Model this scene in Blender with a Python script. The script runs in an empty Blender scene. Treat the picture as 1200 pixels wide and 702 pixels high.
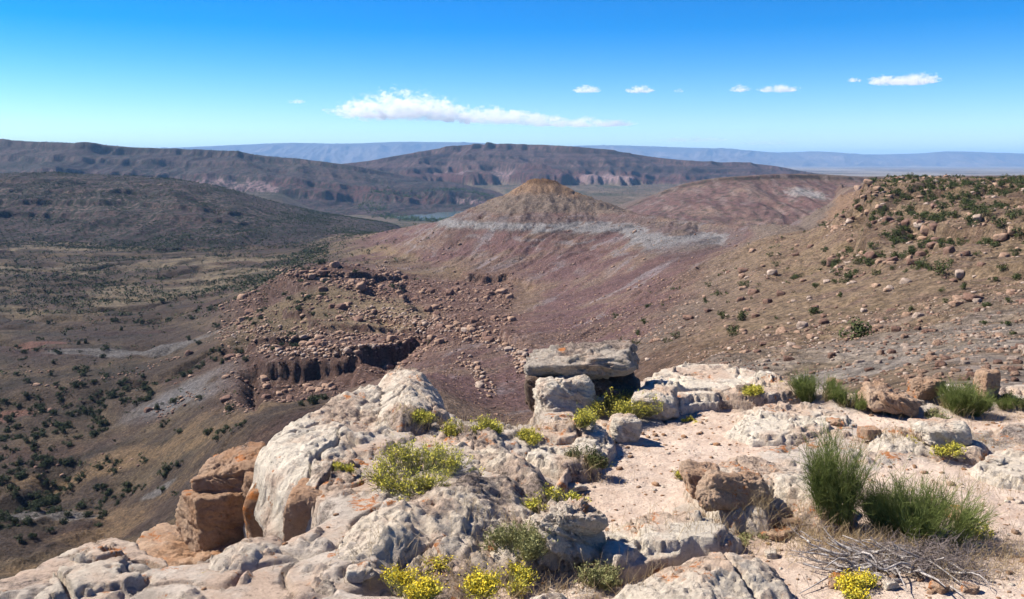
import bpy, bmesh, math, random
import numpy as np
from mathutils import Vector, Matrix

# ------------------------------------------------------------------ camera, sky, sun, exposure
S = bpy.context.scene
COL = S.collection
F, HZ = 1082.0, 190.0                       # focal length and horizon line in units of the 1200 px wide photo
PITCH = math.atan((351 - HZ) / F)
CP, SP = math.cos(PITCH), math.sin(PITCH)
cd = bpy.data.cameras.new("camera"); cam = bpy.data.objects.new("camera", cd); COL.objects.link(cam)
cd.sensor_width = 36; cd.lens = 36 * F / 1200; cd.clip_start = 0.05; cd.clip_end = 300000
cam.location = (0, 0, 0); cam.rotation_euler = (math.pi / 2 - PITCH, 0, 0)
S.camera = cam
SUN_AZ, SUN_EL = math.radians(-76), math.radians(46)      # azimuth from +Y, clockwise
sunv = Vector((math.sin(SUN_AZ) * math.cos(SUN_EL), math.cos(SUN_AZ) * math.cos(SUN_EL), math.sin(SUN_EL)))
W = bpy.data.worlds.new("World"); S.world = W; W.use_nodes = True
wn, wl = W.node_tree.nodes, W.node_tree.links
bg = wn["Background"]; bg.inputs[1].default_value = 0.05
sky = wn.new("ShaderNodeTexSky"); sky.sky_type = 'NISHITA'; sky.sun_disc = False
sky.sun_elevation = SUN_EL; sky.sun_rotation = SUN_AZ
sky.altitude = 1500; sky.air_density = 1.0; sky.dust_density = 0.0; sky.ozone_density = 3.0
hs = wn.new("ShaderNodeHueSaturation"); hs.inputs["Value"].default_value = 0.73; hs.inputs["Saturation"].default_value = 1.44; hs.inputs["Hue"].default_value = 0.509
gm_ = wn.new("ShaderNodeGamma"); gm_.inputs[1].default_value = 1.35; wl.new(sky.outputs[0], gm_.inputs[0]); wl.new(gm_.outputs[0], hs.inputs["Color"]); wl.new(hs.outputs[0], bg.inputs[0])
sl = bpy.data.lights.new("sun", 'SUN'); sl.energy = 5.0; sl.angle = math.radians(0.5); sl.color = (1.0, 0.92, 0.80)
sun = bpy.data.objects.new("sun", sl); COL.objects.link(sun)
sun.rotation_euler = sunv.to_track_quat('Z', 'Y').to_euler(); sun.location = (-50, 30, 60)
S.view_settings.view_transform = 'Standard'; S.view_settings.look = 'None'
S.view_settings.exposure = 1.2; S.view_settings.gamma = 1; S.view_settings.use_curve_mapping = False
S.cycles.max_bounces = 5; S.cycles.diffuse_bounces = 3; S.cycles.glossy_bounces = 2
S.cycles.volume_bounces = 3; S.cycles.transparent_max_bounces = 24
S.cycles.use_adaptive_sampling = True; S.cycles.adaptive_threshold = 0.015
try:
    S.cycles.use_denoising = True; S.cycles.denoiser = 'OPENIMAGEDENOISE'
except Exception: pass

# ------------------------------------------------------------------ numeric helpers
rng = np.random.default_rng(7); random.seed(7)

_PERM = np.random.default_rng(11).permutation(4096).astype(np.int32)
_GX = np.cos(np.arange(4096) * (2 * np.pi / 4096) * 7.0).astype(np.float32); _GY = np.sin(np.arange(4096) * (2 * np.pi / 4096) * 7.0).astype(np.float32)
def _h(ix, iy, iz, seed):
    return _PERM[(_PERM[(ix + seed * 131 + iz * 1013) & 4095] + iy) & 4095] / np.float32(4096)

def noise(x, y, seed=0):                    # gradient noise, about -1..1
    x = np.asarray(x); y = np.asarray(y)
    xf = np.floor(x); yf = np.floor(y)
    fx = (x - xf).astype(np.float32); fy = (y - yf).astype(np.float32)
    xi = xf.astype(np.int32) + seed * 131; yi = yf.astype(np.int32)
    ux = fx * fx * fx * (fx * (fx * 6 - 15) + 10); uy = fy * fy * fy * (fy * (fy * 6 - 15) + 10)
    p0 = _PERM[xi & 4095]; p1 = _PERM[(xi + 1) & 4095]
    def g(p, dx, dy):
        h = _PERM[(p + yi + dy) & 4095]
        return _GX[h] * (fx - dx) + _GY[h] * (fy - dy)
    a = g(p0, 0, 0); b = g(p1, 1, 0); c = g(p0, 0, 1); d = g(p1, 1, 1)
    a += (b - a) * ux; c += (d - c) * ux
    return 1.5 * (a + (c - a) * uy)

def fbm(x, y, o=4, seed=0, gain=0.5, lac=2.03):
    r = 0; a = 1; n = 0
    for i in range(o):
        r = r + a * noise(x, y, seed + i * 17); n += a
        a *= gain; x = x * lac + 13.7; y = y * lac - 7.3
    return r / n

def ridged(x, y, o=4, seed=0, gain=0.5, lac=2.03):
    r = 0; a = 1; n = 0
    for i in range(o):
        r = r + a * (1 - 2 * np.abs(noise(x, y, seed + i * 17))); n += a
        a *= gain; x = x * lac + 5.1; y = y * lac - 9.2
    return r / n

def vor(x, y, seed=0):                      # distance to nearest cell point, edge distance, cell id
    xi = np.floor(x).astype(np.int32); yi = np.floor(y).astype(np.int32)
    d1 = np.full(x.shape, 9.); d2 = np.full(x.shape, 9.); cid = np.zeros(x.shape)
    for dx in (-1, 0, 1):
        for dy in (-1, 0, 1):
            cx = xi + dx; cy = yi + dy
            px = cx + _h(cx, cy, 1, seed); py = cy + _h(cx, cy, 2, seed)
            d = np.hypot(x - px, y - py); c = _h(cx, cy, 3, seed)
            m = d < d1
            d2 = np.where(m, d1, np.minimum(d2, d)); cid = np.where(m, c, cid); d1 = np.where(m, d, d1)
    return d1, d2 - d1, cid

def sstep(a, b, x):
    t = np.clip((x - a) / (b - a), 0, 1); return t * t * (3 - 2 * t)
def mix(a, b, m):
    return a + (b - a) * m[..., None]
def C(r, g, b): return np.array([r, g, b], float)

def ut(px, py):                             # photo pixel -> (x/y, z/y) of the line of sight
    a = (np.asarray(px, float) - 600) / F; b = (351 - np.asarray(py, float)) / F
    dY = CP + b * SP
    return a / dY, (-SP + b * CP) / dY
def at(px, py, Y):
    u, t = ut(px, py); return Vector((float(u * Y), float(Y), float(t * Y)))
def onz(px, py, z):
    u, t = ut(px, py); Y = z / t; return Vector((float(u * Y), float(Y), float(z)))

def tag(o, label=None, cat=None, group=None, kind=None):
    if label: o["label"] = label
    if cat: o["category"] = cat
    if group: o["group"] = group
    if kind: o["kind"] = kind
    return o

def mesh_np(name, V, Fq, mat=None, colors=None, smooth=True, parent=None, link=True, Ft=None):
    me = bpy.data.meshes.new(name)
    V = np.asarray(V, np.float32); nv = len(V)
    me.vertices.add(nv); me.vertices.foreach_set("co", V.ravel())
    parts = []
    if Fq is not None and len(Fq): parts.append(np.asarray(Fq, np.int32))
    if Ft is not None and len(Ft): parts.append(np.asarray(Ft, np.int32))
    loops = np.concatenate([p.ravel() for p in parts]); sizes = np.concatenate([np.full(len(p), p.shape[1], np.int32) for p in parts])
    me.loops.add(len(loops)); me.loops.foreach_set("vertex_index", loops)
    me.polygons.add(len(sizes))
    st = np.concatenate([[0], np.cumsum(sizes)[:-1]]).astype(np.int32)
    me.polygons.foreach_set("loop_start", st); me.polygons.foreach_set("loop_total", sizes)
    if smooth: me.polygons.foreach_set("use_smooth", np.ones(len(sizes), bool))
    if colors is not None:
        at_ = me.color_attributes.new("Col", 'FLOAT_COLOR', 'POINT')
        c4 = np.ones((nv, 4), np.float32); c4[:, :colors.shape[1]] = colors
        at_.data.foreach_set("color", c4.ravel())
    me.update(calc_edges=True)
    if mat: me.materials.append(mat)
    o = bpy.data.objects.new(name, me)
    if link: COL.objects.link(o)
    if parent: o.parent = parent
    return o

# ------------------------------------------------------------------ materials
class NT:
    def __init__(s, name):
        s.m = bpy.data.materials.new(name); s.m.use_nodes = True
        s.t = s.m.node_tree; s.n = s.t.nodes; s.l = s.t.links
        s.b = s.n["Principled BSDF"]; s.b.inputs["Roughness"].default_value = 0.9
        s.b.inputs["Specular IOR Level"].default_value = 0.15
        s.co = s.n.new("ShaderNodeTexCoord").outputs["Object"]
    def noise(s, scale, detail=5, rough=0.6, dist=0.0, co=None, out=0):
        n = s.n.new("ShaderNodeTexNoise"); n.inputs["Scale"].default_value = scale
        n.inputs["Detail"].default_value = detail; n.inputs["Roughness"].default_value = rough
        n.inputs["Distortion"].default_value = dist
        s.l.new(co or s.co, n.inputs["Vector"]); return n.outputs[out]
    def vor(s, scale, feat='F1', rnd=1, co=None):
        n = s.n.new("ShaderNodeTexVoronoi"); n.feature = feat; n.inputs["Scale"].default_value = scale
        n.inputs["Randomness"].default_value = rnd
        s.l.new(co or s.co, n.inputs["Vector"]); return n
    def ramp(s, f, *st):
        r = s.n.new("ShaderNodeValToRGB"); e = r.color_ramp.elements
        while len(e) < len(st): e.new(0.5)
        for k, (p, c) in enumerate(st):
            e[k].position = p; e[k].color = (*c, 1) if isinstance(c, tuple) else (c, c, c, 1)
        s.l.new(f, r.inputs[0]); return r.outputs[0]
    def mixc(s, f, a, b, mode='MIX'):
        m = s.n.new("ShaderNodeMix"); m.data_type = 'RGBA'; m.blend_type = mode
        for k, v in ((0, f), (6, a), (7, b)):
            if isinstance(v, (int, float)): m.inputs[k].default_value = v
            elif isinstance(v, tuple): m.inputs[k].default_value = (*v, 1)
            else: s.l.new(v, m.inputs[k])
        return m.outputs[2]
    def math(s, op, a, b=0.0, clamp=False):
        m = s.n.new("ShaderNodeMath"); m.operation = op; m.use_clamp = clamp
        for k, v in ((0, a), (1, b)):
            if isinstance(v, (int, float)): m.inputs[k].default_value = v
            else: s.l.new(v, m.inputs[k])
        return m.outputs[0]
    def attr(s, name="Col"):
        a = s.n.new("ShaderNodeAttribute"); a.attribute_name = name; return a
    def bump(s, h, dist, strength=1.0):
        b = s.n.new("ShaderNodeBump"); b.inputs["Distance"].default_value = dist; b.inputs["Strength"].default_value = strength
        s.l.new(h, b.inputs["Height"])
        if hasattr(s, 'last'): s.l.new(s.last, b.inputs["Normal"])
        s.last = b.outputs[0]; s.l.new(s.last, s.b.inputs["Normal"])
    def col(s, c):
        if isinstance(c, tuple): s.b.inputs["Base Color"].default_value = (*c, 1)
        else: s.l.new(c, s.b.inputs["Base Color"])

def mat_terrain(name, sc=1.0, bd=1.0):
    k = NT(name); a = k.attr().outputs["Color"]
    n1 = k.noise(0.9 * sc, 6, 0.7); n2 = k.noise(0.12 * sc, 5, 0.65)
    f = k.ramp(n1, (0.34, 0.42), (0.5, 1.0), (0.66, 1.7))
    f2 = k.ramp(n2, (0.3, 0.78), (0.7, 1.25))
    c = k.mixc(1.0, a, f, 'MULTIPLY'); c = k.mixc(1.0, c, f2, 'MULTIPLY')
    v = k.vor(0.42 * sc); v2 = k.vor(1.1 * sc)
    g = k.noise(0.05 * sc, 4, .6)
    for vv, th in ((v, .26), (v2, .30)):
        sp = k.n.new("ShaderNodeSeparateColor"); k.l.new(vv.outputs["Color"], sp.inputs[0])
        on = k.math('MULTIPLY', k.ramp(vv.outputs["Distance"], (th - .06, 1.0), (th, 0.0)), k.ramp(k.math('ADD', sp.outputs[0], k.math('SUBTRACT', g, .5)), (.52, 0.0), (.60, .85)))
        c = k.mixc(on, c, k.mixc(1.0, a, k.ramp(sp.outputs[1], (0.3, .45), (0.55, 1.0), (.9, 1.9)), 'MULTIPLY'))
    k.col(c)
    k.bump(k.noise(0.35 * sc, 8, 0.7), 2.2 * bd / sc, 0.9)
    return k.m

M_ter = mat_terrain("desert_slope", 1.0, 1.0)
M_hill = mat_terrain("mesa_slope", 0.25, 1.0)
M_far = mat_terrain("mountain_slope", 0.02, 0.5)

def mat_rock(name, tint=(0.68, 0.60, 0.50), dark=0.5, orange=0.5, brown=(0.36, 0.22, 0.14), sc=1.0, brownness=0.0, bump=1.0, k=None):
    """weathered sandstone: pale rind, grey-black crust patches, pink stains, orange and yellow lichen"""
    k = k or NT(name)
    w = k.noise(2.2 * sc, 3, 0.5, out=1)
    v = k.n.new("ShaderNodeVectorMath"); v.operation = 'MULTIPLY_ADD'
    k.l.new(w, v.inputs[0]); v.inputs[1].default_value = (0.25 / sc,) * 3; k.l.new(k.co, v.inputs[2]); wc = v.outputs[0]
    big = k.noise(0.9 * sc, 6, 0.62, co=wc); mid = k.noise(4.5 * sc, 8, 0.7, co=wc); fine = k.noise(38 * sc, 6, 0.7)
    c = k.mixc(k.ramp(mid, (0.36, 0.0), (0.62, 1.0)), tuple(x * 0.78 for x in tint), tint)
    pk = k.noise(1.7 * sc, 7, 0.65, co=wc)
    c = k.mixc(k.ramp(pk, (0.47, 0.0), (0.58, 0.85)), c, (0.52, 0.39, 0.30))
    if brownness > 0:
        bn = k.noise(1.1 * sc, 6, 0.6)
        c = k.mixc(k.ramp(bn, (0.62 - 0.5 * brownness, 0.0), (0.80 - 0.45 * brownness, 1.0)), c, brown)
    # grey crust in ragged patches, made of fine black specks
    g = k.math('ADD', k.math('MULTIPLY', big, 0.6), k.math('MULTIPLY', k.noise(9 * sc, 9, 0.78, co=wc), 0.4))
    gm = k.ramp(g, (0.485 + 0.07 * (1 - dark), 0.0), (0.55 + 0.07 * (1 - dark), 0.85))
    c = k.mixc(gm, c, k.mixc(k.ramp(fine, (0.42, 0.0), (0.56, 1.0)), (0.045, 0.040, 0.038), (0.26, 0.21, 0.185)))
    # speckle and pits all over
    pit = k.noise(16 * sc, 9, 0.8)
    c = k.mixc(k.ramp(pit, (0.34, 0.75), (0.45, 0.0)), c, (0.13, 0.105, 0.09))
    # lichen
    ol = k.noise(2.9 * sc, 9, 0.75, co=wc); ol2 = k.noise(13 * sc, 5, 0.75)
    om = k.math('MULTIPLY', k.ramp(ol, (0.585 - 0.07 * orange, 0.0), (0.63 - 0.07 * orange, 1.0)), k.ramp(ol2, (0.46, 0.0), (0.53, 0.9)))
    c = k.mixc(om, c, (0.44, 0.155, 0.04))
    yl = k.noise(2.3 * sc, 8, 0.75, dist=0.4)
    ym = k.math('MULTIPLY', k.ramp(yl, (0.655, 0.0), (0.70, 1.0)), k.ramp(ol2, (0.46, 1.0), (0.55, 0.0)))
    c = k.mixc(ym, c, (0.45, 0.38, 0.05))
    f = k.ramp(fine, (0.25, 0.78), (0.75, 1.18))
    k.col(k.mixc(1.0, c, f, 'MULTIPLY'))
    k.bump(mid, 0.12 / sc, 0.7 * bump)
    k.bump(pit, 0.05 / sc, 0.95 * bump)
    k.bump(fine, 0.008 / sc, 0.8 * bump)
    return k.m

M_rock = mat_rock("pale_sandstone", dark=0.35, orange=0.25)
M_rock_grey = mat_rock("crusted_sandstone", tint=(0.68, 0.59, 0.48), dark=0.7, orange=0.1)
M_rock_clean = mat_rock("bleached_sandstone", tint=(0.72, 0.645, 0.54), dark=0.1, orange=0.0)
M_rock_cap = mat_rock("grey_capstone", tint=(0.44, 0.385, 0.33), dark=0.9, orange=0.1)
M_rock_dark = mat_rock("varnish_shade_sandstone", tint=(0.20, 0.15, 0.12), brown=(0.14, 0.09, 0.065), dark=1.0, orange=0.0, brownness=0.5)  # dark tone holds varnish plus the painted shade of the recess under the cap
M_rock_brown = mat_rock("brown_sandstone", tint=(0.46, 0.33, 0.235), brown=(0.33, 0.185, 0.105), dark=0.25, orange=0.4, brownness=0.5)
M_rock_orange = mat_rock("orange_sandstone", tint=(0.56, 0.42, 0.31), brown=(0.40, 0.22, 0.12), dark=0.4, orange=0.5, brownness=0.5)

def mat_sand(k=None):
    k = k or NT("sandy_soil")
    big = k.noise(0.7, 6, 0.65); mid = k.noise(5, 8, 0.7); fine = k.noise(55, 6, 0.75)
    c = k.mixc(k.ramp(big, (0.38, 0.0), (0.60, 1.0)), (0.36, 0.27, 0.215), (0.49, 0.395, 0.325))
    c = k.mixc(k.ramp(mid, (0.42, 0.0), (0.62, 0.6)), c, (0.55, 0.46, 0.385))
    vs = k.vor(34); vs2 = k.vor(75)
    c = k.mixc(k.ramp(vs.outputs["Distance"], (0.10, 0.35), (0.20, 0.0)), c, k.mixc(0.75, vs.outputs["Color"], (0.30, 0.20, 0.15)))
    c = k.mixc(k.ramp(k.noise(14, 8, 0.8), (0.30, 0.6), (0.40, 0.0)), c, (0.13, 0.09, 0.065))
    k.col(k.mixc(1.0, c, k.ramp(fine, (0.25, 0.65), (0.75, 1.3)), 'MULTIPLY'))
    k.bump(mid, 0.05, 0.8); k.bump(vs.outputs["Distance"], -0.006, 0.6); k.bump(fine, 0.01, 1.0)
    return k.m
M_sand = mat_sand()
def mat_ledge():
    k = NT("ledge_rock_and_soil")
    mat_rock("", tint=(0.60, 0.525, 0.45), dark=0.3, orange=0.35, k=k); b1 = k.b
    k.b = k.n.new("ShaderNodeBsdfPrincipled"); k.b.inputs["Roughness"].default_value = .95; k.b.inputs["Specular IOR Level"].default_value = .1
    del k.last
    mat_sand(k)
    ms = k.n.new("ShaderNodeMixShader"); sep = k.n.new("ShaderNodeSeparateColor"); k.l.new(k.attr().outputs["Color"], sep.inputs[0])
    f = k.math('ADD', sep.outputs[0], k.math('MULTIPLY', k.math('SUBTRACT', k.noise(7, 7, .75), .5), 1.1))
    k.l.new(k.ramp(f, (.42, 0.0), (.58, 1.0)), ms.inputs[0]); k.l.new(b1.outputs[0], ms.inputs[1]); k.l.new(k.b.outputs[0], ms.inputs[2])
    k.l.new(ms.outputs[0], k.n["Material Output"].inputs[0])
    return k.m
M_ledge = mat_ledge()

def mat_plain(name, c1, c2, sc=20, tr=0.0, rough=0.8):
    k = NT(name); k.col(k.mixc(k.ramp(k.noise(sc, 4, 0.6), (0.35, 0.0), (0.65, 1.0)), c1, c2))
    k.b.inputs["Roughness"].default_value = rough
    return k.m
M_jun = mat_plain("juniper_foliage", (0.022, 0.034, 0.014), (0.055, 0.070, 0.030), 1.2)
M_hillbush = mat_plain("scrub_foliage", (0.028, 0.042, 0.014), (0.085, 0.10, 0.035), 1.5)
M_trunk = mat_plain("juniper_bark", (0.10, 0.075, 0.055), (0.16, 0.12, 0.09), 6)
M_eph = mat_plain("green_stems", (0.085, 0.115, 0.028), (0.20, 0.235, 0.075), 14)
M_eph_old = mat_plain("dry_stems", (0.24, 0.19, 0.09), (0.36, 0.29, 0.16), 14)
M_rab = mat_plain("yellow_green_leaves", (0.32, 0.32, 0.045), (0.58, 0.50, 0.08), 18)
M_rab_stem = mat_plain("grey_green_stems", (0.16, 0.17, 0.07), (0.26, 0.25, 0.11), 18)
M_flow = mat_plain("yellow_blossom", (0.60, 0.45, 0.02), (0.72, 0.58, 0.05), 30)
M_straw = mat_plain("dry_grass", (0.33, 0.24, 0.13), (0.50, 0.39, 0.24), 18)
M_dead = mat_plain("weathered_wood", (0.14, 0.125, 0.12), (0.42, 0.39, 0.37), 25)
M_dead_fine = mat_plain("grey_twigs", (0.11, 0.09, 0.085), (0.24, 0.20, 0.19), 25)
#PART2

# ------------------------------------------------------------------ terrain: one height function over the whole place
# control points: photo column, photo row, distance in metres (rows become heights at that distance)
K = []
def kn(px, *pts):
    for py, Y in pts: K.append((px, py, Y))
kn(1450, (480, 22), (400, 45), (320, 110), (260, 200), (206, 330), (207, 1200))
kn(1200, (475, 22), (400, 50), (335, 110), (280, 180), (235, 270), (213, 330), (208, 420), (205, 1500))
kn(1100, (475, 22), (400, 60), (335, 130), (280, 215), (235, 300), (211, 350), (207, 440), (205, 1500))
kn(1000, (480, 22), (420, 60), (350, 150), (300, 235), (255, 300), (222, 345), (230, 420), (222, 800), (205, 1600))
kn(945, (450, 50), (400, 95), (350, 175), (305, 275), (262, 380), (262, 500), (270, 900))
kn(900, (450, 55), (400, 110), (350, 200), (310, 320), (277, 450), (285, 600), (275, 1000), (262, 1500), (255, 2000))
kn(960, (250, 1500), (245, 2100))
kn(800, (450, 70), (400, 150), (350, 320), (310, 500), (280, 640), (263, 740), (275, 900), (268, 1300), (258, 1900))
kn(700, (560, 60), (480, 120), (435, 190), (400, 280), (370, 400), (330, 560), (290, 700), (262, 800), (262, 1000), (255, 1400))
kn(620, (410, 290), (370, 470), (340, 590), (300, 710), (265, 800), (255, 850), (270, 1200))
kn(560, (430, 270), (400, 330), (370, 490), (330, 640), (290, 780), (262, 880), (268, 1200))
kn(500, (425, 300), (390, 390), (360, 520), (320, 700), (290, 850), (264, 1010), (268, 1300))
kn(440, (500, 200), (445, 320), (410, 380), (365, 480), (325, 600), (300, 850), (276, 1060), (272, 1500))
kn(400, (520, 250), (450, 335), (412, 385), (362, 480), (315, 590), (300, 900), (288, 1080), (275, 1500))
kn(340, (520, 270), (455, 345), (418, 390), (375, 480), (318, 610), (325, 760), (300, 1100), (280, 1600))
kn(280, (540, 270), (470, 345), (425, 400), (385, 500), (345, 680), (310, 1000), (285, 1500))
kn(220, (580, 280), (500, 345), (450, 405), (400, 530), (350, 760), (300, 1150), (283, 1500))
kn(120, (620, 290), (540, 345), (480, 405), (440, 460), (390, 590), (345, 800), (300, 1150), (285, 1400))
kn(30, (640, 290), (540, 355), (480, 410), (440, 460), (395, 570), (345, 800), (300, 1130), (285, 1300))
kn(-150, (640, 290), (540, 355), (440, 460), (395, 570), (345, 780), (300, 1100))
kn(-400, (620, 300), (440, 460), (345, 780), (300, 1100))
for px in (-300, 0, 200, 350): kn(px, (860, 17), (800, 45), (740, 120), (690, 220))
for px in (450, 550, 650): kn(px, (780, 16), (730, 35), (640, 70), (540, 120), (470, 200))
for px in (750, 850): kn(px, (640, 15), (570, 30))
for px in (950, 1050, 1200, 1450): kn(px, (560, 14))
for px in (1450, 1700): kn(px, (206, 3000), (203, 6000))
for px in (-500, -200, 0, 200, 350): kn(px, (262, 2000), (247, 3200), (225, 5600))
for px in (430, 500, 560): kn(px, (262, 2100), (257, 3000), (249, 3600), (240, 4200))
for px in (620, 800, 1000): kn(px, (250, 2200), (245, 3600), (230, 5500))
for px in (1200, 1450): kn(px, (209, 10000))
for px in (-700, -300, 0, 300, 600, 900, 1200, 1600):
    kn(px, (208, 12000), (201, 22000), (196.5, 40000), (195, 60000))
K = np.array(K, float)
kU, kT = ut(K[:, 0], K[:, 1]); kL = np.log(K[:, 2])
XS = 3.2
def tps_fit():
    P = np.stack([kU * XS, kL], 1); n = len(P)
    r = np.hypot(P[:, None, 0] - P[None, :, 0], P[:, None, 1] - P[None, :, 1])
    A = np.zeros((n + 3, n + 3)); A[:n, :n] = np.where(r > 0, r * r * np.log(r + 1e-12), 0) + np.eye(n) * 2e-3
    A[:n, n] = 1; A[:n, n + 1:] = P; A[n, :n] = 1; A[n + 1:, :n] = P.T
    return P, np.linalg.solve(A, np.concatenate([kT, [0, 0, 0]]))
TP, TW = tps_fit()
gu = np.linspace(-1.7, 1.7, 240); gl = np.linspace(math.log(8), math.log(70000), 420)
GU, GL = np.meshgrid(gu, gl)
GT = TW[-3] + TW[-2] * GU * XS + TW[-1] * GL
for (a, b), w in zip(TP, TW[:-3]):
    r2 = (GU * XS - a) ** 2 + (GL - b) ** 2
    GT = GT + w * 0.5 * r2 * np.log(r2 + 1e-12)
def bil(G, u, l):
    fu = np.clip((u - gu[0]) / (gu[1] - gu[0]), 0, len(gu) - 1.001); fl = np.clip((l - gl[0]) / (gl[1] - gl[0]), 0, len(gl) - 1.001)
    i = fl.astype(int); j = fu.astype(int); a = fl - i; b = fu - j
    return (G[i, j] * (1 - a) * (1 - b) + G[i + 1, j] * a * (1 - b) + G[i, j + 1] * (1 - a) * b + G[i + 1, j + 1] * a * b)

def crv(pts):
    p = np.array(pts, float); u, t = ut(p[:, 0], p[:, 1]); return u, t
def smi(u, uu, vv):                          # softened linear interpolation
    return (np.interp(u - .012, uu, vv) + np.interp(u + .012, uu, vv) + 2 * np.interp(u, uu, vv)) / 4

# mesas and ranges: crest line, crest distance, foot distance, foot height, profile, gully size
MESAS = [
 dict(n='near_mesa', c=[(-700, 185), (-200, 192), (-60, 196), (0, 204), (60, 202), (150, 206), (200, 209), (260, 219), (320, 236), (380, 250), (430, 258), (465, 264), (500, 285)],
      Yc=2100, Yf=1330, zf=-118, lam=240, ga=.17, prof=[(0, 0), (.2, .10), (.35, .24), (.37, .32), (.48, .40), (.5, .50), (.62, .60), (.64, .68), (.78, .80), (.80, .87), (1, 1)], back=.06),
 dict(n='far_mesa', c=[(-700, 160), (-200, 163), (0, 165), (90, 168), (180, 174), (250, 176), (275, 177), (300, 182), (350, 186), (420, 195), (470, 205), (520, 218), (560, 238)],
      Yc=4700, Yf=3300, zf=-185, lam=420, ga=.19, prof=[(0, 0), (.2, .12), (.3, .2), (.33, .36), (.45, .44), (.47, .52), (.66, .64), (.68, .72), (.86, .84), (.89, .97), (1, 1)], back=.03),
 dict(n='bench_mesa', c=[(330, 246), (400, 221), (460, 214), (520, 212), (560, 220), (620, 231), (700, 236)],
      Yc=4300, Yf=3720, zf=-195, lam=260, ga=.2, prof=[(0, 0), (.3, .2), (.4, .7), (.6, .78), (1, 1)], back=.03),
 dict(n='central_mesa', c=[(330, 212), (380, 196), (430, 189), (480, 180), (520, 173), (560, 170), (640, 169.5), (690, 173), (730, 179), (780, 186), (830, 190), (880, 191), (930, 199), (980, 207), (1040, 225)],
      Yc=6000, Yf=4700, zf=-190, lam=520, ga=.30, prof=[(0, 0), (.15, .10), (.22, .2), (.25, .38), (.38, .46), (.40, .54), (.58, .64), (.60, .70), (.85, .86), (.88, .98), (1, 1)], back=.02),
 dict(n='red_plateau', c=[(690, 262), (740, 240), (770, 226), (800, 215), (840, 208), (900, 204), (950, 203.5), (1010, 207), (1080, 206), (1300, 205)],
      Yc=1750, Yf=1250, zf=-104, lam=130, ga=.15, prof=[(0, 0), (.1, .12), (.35, .35), (.6, .6), (.8, .78), (.90, .90), (.93, .985), (1, 1)], back=.035),
 dict(n='distant_range', c=[(-900, 176), (0, 176), (150, 176), (250, 171), (340, 167), (400, 168.5), (470, 166), (560, 167), (640, 172), (700, 170), (760, 171), (800, 173), (850, 174), (910, 179), (960, 177), (1010, 181), (1080, 180), (1110, 177), (1200, 180), (1500, 178), (2000, 181)],
      Yc=30000, Yf=25000, zf=-215, lam=1900, ga=.34, prof=[(0, 0), (.3, .3), (.6, .55), (.75, .85), (1, 1)], back=.01),
]
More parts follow.
